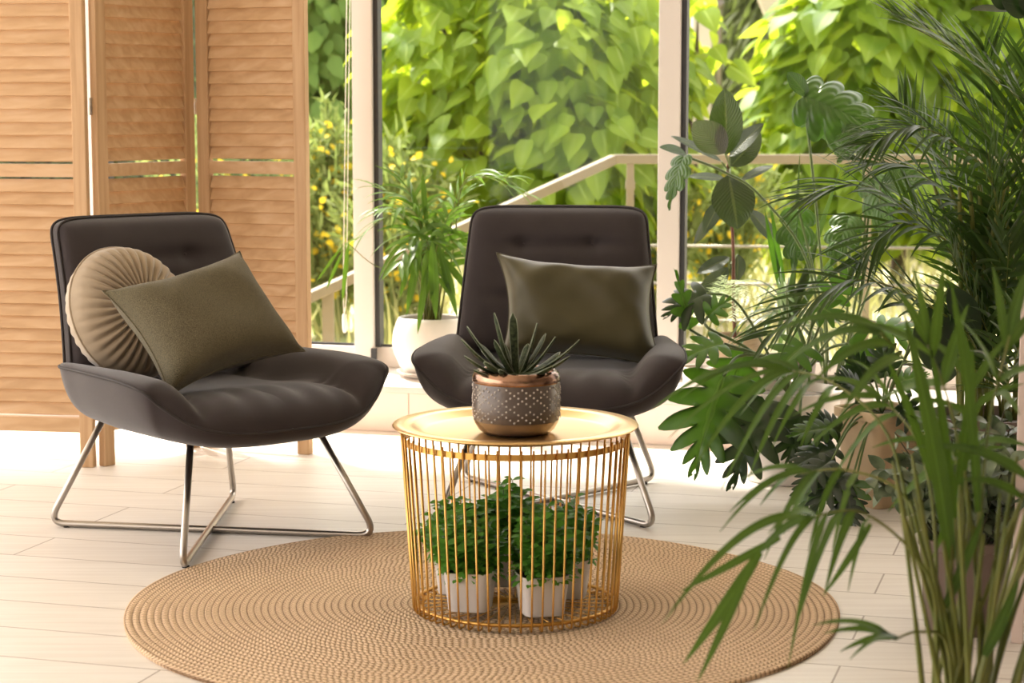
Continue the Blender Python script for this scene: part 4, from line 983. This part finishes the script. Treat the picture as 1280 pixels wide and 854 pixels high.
arcs([(1225, 700), (1235, 540), (1262, 420)], [(1290, 330, 1), (1320, 380, .95), (1240, 330, .95), (1320, 460, .85), (1200, 400, .85), (1275, 520, .8)], .0, .008, .03)
arcs([(1235, 780), (1265, 650), (1300, 590)], [(1340, 560, 1), (1340, 640, .95), (1300, 520, .9), (1200, 600, .8), (1310, 700, .85), (1140, 560, .9)], -.05, .008, .04)
arcs([(1200, 760), (1210, 640), (1190, 560)], [(1090, 560, 1), (1130, 520, .97), (1230, 500, .95), (1260, 560, .9), (1110, 640, .9), (1165, 700, .75)], .15, .0075, .04)
arcs([(1220, 740), (1225, 600), (1215, 480)], [(1150, 420, 1), (1190, 380, .97), (1262, 420, .97), (1280, 480, .9), (1130, 500, .88), (1290, 560, .8)], .1, .0075, .03)
arcs([(1170, 690), (1150, 560), (1105, 500)], [(990, 520, 1), (1010, 560, .95), (1040, 600, .88), (1000, 480, .97), (1060, 450, .92)], .2, .0062, .05)
for (x0, y0, x1, y1, w_, dy) in [(1188, 700, 1128, 385, 24, 0), (1192, 680, 1160, 420, 14, .05), (1196, 620, 1216, 430, 17, .02), (1165, 600, 1105, 440, 13, .1), (1222, 640, 1186, 340, 15, .0), (1182, 640, 1150, 470, 15, .05),
        (975, 672, 850, 740, 11, 0), (950, 690, 853, 832, 16, -.05), (940, 700, 870, 856, 12, -.1), (1088, 655, 1028, 746, 10, 0), (1180, 760, 1230, 640, 14, 0), (1230, 820, 1275, 720, 16, -.1)]:
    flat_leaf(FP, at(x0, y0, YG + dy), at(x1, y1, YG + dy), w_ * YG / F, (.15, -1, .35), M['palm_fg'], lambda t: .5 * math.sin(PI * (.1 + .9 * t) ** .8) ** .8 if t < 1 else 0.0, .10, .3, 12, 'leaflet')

# ================================================================== BLIND CORD
bc = MB(); yb = W(tw(433, QW - .1), QW - .1, 0).y
topc = [at(434.5, -40, yb), at(438.5, -40, yb)]; mi_ = at(430.5, 392, yb); 
for i, (x0, x1) in enumerate(((434.5, 429), (438.5, 433))):
    bc.tube([at(x0, -90, yb), at(x1, 372, yb), mi_ + Vector(((i * 2 - 1) * .001, 0, 0))], .0017, 6)
o = bc.build('blind_cord', M['cord']); tag(o, 'thin white blind cord hanging before the left window post', 'cord')
w_ = MB(); w_.lathe([(.0015, .045), (.007, .042), (.0085, .03), (.0085, -.005), (.006, -.02), (.0005, -.024)][::-1], 20, (mi_.x, mi_.y, mi_.z - .045 + .0), capb=False); w_.build('pull_weight', M['cord'], o)

# ================================================================== THE GARDEN
GZ = -.22
g = MB().box((3, 30, GZ - .1), (60, 46, .2)); tag(g.build('ground', M['ground'], smooth=False), kind='structure')
# railing on the outside steps
YRL = 9.6
RL_ = empty('stair_railing', (at(785, 300, YRL).x, YRL, GZ), 'beige metal stair railing outside the window, sloping down to the left', 'railing')
hr = MB(); A_ = at(372, 378, 8.7); B_ = at(768, 199, YRL); C_ = at(1330, 199, YRL + .0)
hr.bar(A_, B_, .05, .045); hr.bar(B_, C_, .05, .045); bevel(hr.build('handrail', M['rail'], RL_, smooth=False, loc='world'), .004)
for px in (788, 1085, 1330):
    m_ = MB(); t_ = at(px, 205, YRL); m_.bar((t_.x, YRL, GZ), (t_.x, YRL, t_.z), .035, .035, (0, 1, 0)); m_.bar((t_.x, YRL, t_.z - .12), (t_.x, YRL, t_.z - .08), .044, .044, (0, 1, 0)); m_.build('post', M['rail'], RL_, smooth=False, loc='world')
m_ = MB(); t_ = at(410, 362, 8.8); m_.bar((t_.x, 8.8, GZ), (t_.x, 8.8, t_.z), .05, .05, (0, 1, 0)); m_.build('post', M['rail'], RL_, smooth=False, loc='world')
for yy in (307, 354, 400):
    m_ = MB(); m_.tube([at(790, yy, YRL), at(1330, yy + 5, YRL)], .008, 6); m_.tube([at(788, yy, YRL), at(420, yy + 168, 8.8)], .008, 6); m_.build('rail', M['rail_wire'], RL_, loc='world')
# pale concrete pillar and leaning beam
YPL = 13.2; t_ = at(874, 300, YPL)
pil = MB().box((0, 0, 1.7), (.13, .13, 3.9)); pil.box((0, 0, -.1), (.2, .2, .3)); o = bevel(pil.build('concrete_pillar', M['concrete'], smooth=False), .01); o.location = (t_.x, YPL, -.0)
tag(o, 'pale concrete pillar seen just right of the window post', 'pillar')
t_ = at(893, 300, YPL); pil = MB(); pil.tube([(0, 0, GZ), (0, 0, 3.6)], .04, 12)
for z in (.5, 1.7, 2.9): pil.tube([(0, 0, z), (0, 0, z + .05)], .048, 12)
o = pil.build('drain_pipe', M['rail_wire']); o.location = (t_.x, YPL, 0); tag(o, 'grey drain pipe standing right against the concrete pillar', 'pipe')
pil = MB(); pil.bar(at(948, -30, 15.4), at(1040, 190, 15.2), .14, .14, (0, 1, 0)); o = pil.build('leaning_beam', M['beam'], smooth=False); tag(o, 'pale beam slanting behind the right hand garden tree', 'beam')

def tree(name, label, blobs, n, size, material, base, template, seed, cat='tree', droop=.6, trunk_r=.06, inner=.25, group=None, shell=True, lights=None):
    """blobs: (center, radii); leaves lie on the blobs' shells facing outwards and down"""
    random.seed(seed); R = empty(name, base, label, cat, group); mats_ = []; vol = [r.x * r.z + r.y * r.x for c_, r in blobs]; tot = sum(vol)
    for (c_, r), v in zip(blobs, vol):
        for _ in range(int(n * v / tot)):
            d = rdir(); k = (U(.72, 1.04) if U(0, 1) > inner else U(.35, .75)); p_ = c_ + Vector((d.x * r.x, d.y * r.y, d.z * r.z)) * k
            ax = Vector((d.x + U(-.5, .5), d.y * .6 + U(-.5, .5), -droop + U(-.35, .35) + d.z * .25)); nn = Vector((d.x, d.y, d.z * .7 + .55)) + rdir() * .45
            mats_.append(frame(p_, ax, nn, size * U(.6, 1.2)))
    scatter('foliage', template, mats_, material, R)
    t = MB()
    top_ = max(blobs, key=lambda q: q[0].z)[0]; bs = Vector(base)
    t.tube(catmull([bs, bs.lerp(top_, .5) + Vector((.05, 0, 0)), top_], 6), [trunk_r * (1 - .06 * i) for i in range(13)], 10)
    for c_, r in blobs:
        s0 = bs.lerp(top_, .35); t.tube(catmull([s0, s0.lerp(c_, .6) + Vector((0, 0, -.05)), c_], 5), [trunk_r * .5 * (1 - .07 * i) for i in range(11)], 7)
    t.build('trunk', M['bark'], R, loc='world'); return R
hT = leaf_template(heart, 7, .12, .22)
def V3(x, y, z): return Vector((x, y, z))
Y1 = 11.4
bl = [(at(560, 70, Y1 + .3), V3(.50, .5, .45)), (at(680, 60, Y1), V3(.55, .5, .42)), (at(790, 90, Y1 + .2), V3(.40, .5, .45)), (at(600, 190, Y1 + .1), V3(.42, .45, .38)), (at(720, 180, Y1 - .1), V3(.5, .45, .42)),
      (at(530, 150, Y1 + .5), V3(.30, .4, .35)), (at(640, -40, Y1 + .3), V3(.7, .5, .35)), (at(800, 200, Y1 + .3), V3(.3, .4, .4)), (at(650, 260, Y1 + .2), V3(.45, .4, .25)), (at(745, 255, Y1), V3(.4, .4, .25))]
tb = at(690, 420, Y1 + .4); tree('catalpa_tree', 'leafy garden tree with big heart shaped leaves behind the middle window', bl, 2500, .172, M['catalpa'], (tb.x, Y1 + .4, GZ), hT, 31)
Y2 = 13.6
bl = [(at(1090, 60, Y2), V3(.75, .5, .5)), (at(1180, 120, Y2 + .2), V3(.6, .5, .6)), (at(1040, 170, Y2), V3(.50, .5, .42)), (at(1010, 110, Y2 + .3), V3(.35, .4, .3)), (at(1130, 220, Y2 - .1), V3(.6, .5, .4)), (at(1020, 270, Y2), V3(.4, .4, .35)), (at(1120, -30, Y2), V3(.6, .5, .4)), (at(1250, 60, Y2), V3(.6, .5, .9)), (at(960, 225, Y2 + .2), V3(.2, .3, .2))]
tb = at(1120, 400, Y2 + .3); tree('catalpa_tree', 'bright yellow green tree with big leaves behind the plants at right', bl, 2600, .235, M['catalpa'], (tb.x, Y2 + .3, GZ), hT, 32)
bl = [(at(872, 20, 11.8), V3(.12, .2, .18)), (at(882, 78, 11.8), V3(.15, .2, .12)), (at(850, 95, 11.8), V3(.12, .2, .12)), (at(868, 115, 11.8), V3(.14, .15, .04))]
tree('catalpa_sapling', 'slim sapling with a few bright leaves in front of the concrete pillar', bl, 60, .17, M['catalpa'], (at(846, 400, 11.8).x, 11.8, GZ), hT, 33, trunk_r=.02)
# dark evergreens far behind
nT = leaf_template(lance, 3, .2, .3)
for i, (px, yy, hh_, rr_, lab, ma) in enumerate([(420, 17.8, 3.2, 1.0, 'soft green bushy tree behind the leftmost pane', 'farbush'), (560, 20.5, 4.2, 1.5, 'dark evergreen behind the left side of the middle window', 'conifer'), (760, 23.2, 4.6, 1.6, 'dark evergreen behind the centre tree', 'conifer'), (935, 20.3, 4.6, 1.5, 'olive green evergreen between the two bright trees', 'conifer'),
        (1120, 17.6, 4.6, 1.7, 'dark evergreen behind the bright tree at right', 'conifer'), (1330, 20.4, 4.6, 1.8, 'dark evergreen behind the far right palm', 'conifer'), (280, 23.5, 4.0, 1.6, 'dark evergreen hidden mostly by the folding screen', 'conifer'), (60, 20.6, 4.0, 1.8, 'dark evergreen behind the left of the screen', 'conifer')]):
    x = at(px, 200, yy).x; bl = [(V3(x, yy, GZ + hh_ * k), V3(rr_ * (1.15 - .45 * k), .9, hh_ * .28)) for k in (.12, .38, .65, .9)]
    tree('evergreen_tree' if ma == 'conifer' else 'bushy_tree', lab, bl, 7500, .36 if ma == 'conifer' else .22, M[ma], (x, yy, GZ), nT if ma == 'conifer' else leaf_template(ovate, 3, .2, .2), 40 + i, droop=.9, trunk_r=.14, inner=.35, group='trees behind the garden')
# yellow flowering broom bushes
def broom(px, py, yy, w, h, label, seed, nfl=160):
    random.seed(seed); c = at(px, py, yy); base = Vector((c.x, yy, GZ)); R = empty('broom_bush', base, label, 'bush', 'yellow flowering bushes in the garden'); st = MB(); ms_ = []; fl = []
    for k in range(260):
        a_ = U(0, 2 * PI); q = U(0, 1); b_ = Vector((U(-.15, .15) * w, U(-.15, .15), 0)); t_ = Vector((w * q * math.cos(a_), .35 * q * math.sin(a_), h * U(.6, 1.0) * (1 - .25 * q))); pts_ = bez(b_, (b_ + t_) / 2 + Vector((0, 0, .15)), t_, 8); st.strip(pts_, [.005] * 9, Vector((0, -1, .2)), .1)
        for j in range(2, 9):
            for _ in range(2): ms_.append(frame(base + pts_[j] + rdir() * .04, rdir() + Vector((0, 0, .2)), rdir(), U(.05, .12)))
            if U(0, 1) < nfl / 1800: fl.append(frame(base + pts_[j] + rdir() * .04 + Vector((0, -.03, 0)), rdir() + Vector((0, -.2, .3)), Vector((0, -1, .4)) + rdir() * .6, U(.035, .055)))
    st.build('stems', M['bushgreen'], R); scatter('foliage', leaf_template(lance, 3, .1, .1), ms_, M['bushgreen'], R); scatter('flowers', leaf_template(roundl, 3, .3, .3), fl, M['yellow'], R)
broom(410, 300, 11.4, .55, 1.35, 'yellow flowering bush seen through the leftmost pane', 51, 420)
broom(495, 330, 11.0, .42, 1.15, 'yellow flowering bush behind the palm on the ledge', 52, 360)
broom(810, 330, 11.8, .45, 1.15, 'yellow flowering bush just left of the right window post', 53, 420)
broom(900, 330, 12.2, .5, 1.25, 'yellow flowering bush just right of the right window post', 54, 380)
broom(300, 300, 11.2, .6, 1.6, 'yellow flowering bush showing behind the screen', 55, 300)
# low dry grass, countless
random.seed(60); gm = []
for _ in range(5200):
    x = U(-4.5, 6.5); y = U(9.9, 17.0)
    if abs(y - YPL) < .5 and abs(x - at(880, 300, YPL).x) < .6: continue
    gm.append(frame(Vector((x, y, GZ)), Vector((U(-.4, .4), U(-.4, .4), 1)), rdir(), U(.12, .42)))
o = scatter('dry_grass', leaf_template(lambda t: .035 * (1 - t) + .002, 3, .1, .35), gm, M['grassy'], None); tag(o, 'pale dry grass growing over the garden ground', 'grass', kind='stuff')
# ================================================================== LIGHT, WORLD, CAMERA
w = bpy.data.worlds.new('world'); SC.world = w; w.use_nodes = True; nt = w.node_tree; bg = nt.nodes['Background']
tc_ = nt.nodes.new('ShaderNodeTexCoord'); sp_ = nt.nodes.new('ShaderNodeSeparateXYZ'); nt.links.new(tc_.outputs['Generated'], sp_.inputs[0])
mr = nt.nodes.new('ShaderNodeMapRange'); mr.inputs['From Min'].default_value = -.8; mr.inputs['From Max'].default_value = .8; mr.inputs['To Min'].default_value = 1.0; mr.inputs['To Max'].default_value = 0.0
dt = nt.nodes.new('ShaderNodeVectorMath'); dt.operation = 'DOT_PRODUCT'; nt.links.new(tc_.outputs['Generated'], dt.inputs[0]); dt.inputs[1].default_value = (.75, -.60, -.28)
nt.links.new(dt.outputs['Value'], mr.inputs[0]); mx = nt.nodes.new('ShaderNodeMix'); mx.data_type = 'RGBA'; nt.links.new(mr.outputs[0], mx.inputs['Factor'])
mx.inputs[6].default_value = (.34, .31, .275, 1); mx.inputs[7].default_value = (1.0, .925, .875, 1); nt.links.new(mx.outputs[2], bg.inputs[0]); bg.inputs[1].default_value = 4.6
sd = bpy.data.lights.new('sun', 'SUN'); sd.energy = 15.0; sd.angle = math.radians(4); sd.color = (1, .93, .80); so_ = bpy.data.objects.new('sun', sd); COL.objects.link(so_)
so_.rotation_euler = Vector((-.42, .58, 1.0)).to_track_quat('Z', 'Y').to_euler()
cd = bpy.data.cameras.new('camera'); cd.sensor_width = 36; cd.lens = F / 1280 * 36; cam = bpy.data.objects.new('camera', cd); COL.objects.link(cam)
cam.location = (0, 0, H); cam.rotation_euler = (PI / 2 - TH, 0, 0); SC.camera = cam; cd.clip_end = 200
cd.dof.use_dof = True; cd.dof.focus_distance = 4.75; cd.dof.aperture_fstop = 5.6
vs_ = SC.view_settings; SC.display_settings.display_device = 'sRGB'; vs_.view_transform = 'Standard'; vs_.look = 'None'; vs_.exposure = 0.0; vs_.gamma = 1; vs_.use_curve_mapping = False
cy = SC.cycles; cy.use_denoising = True; cy.max_bounces = 10; cy.diffuse_bounces = 4; cy.transparent_max_bounces = 16; cy.caustics_reflective = False; cy.caustics_refractive = False; cy.sample_clamp_indirect = 4
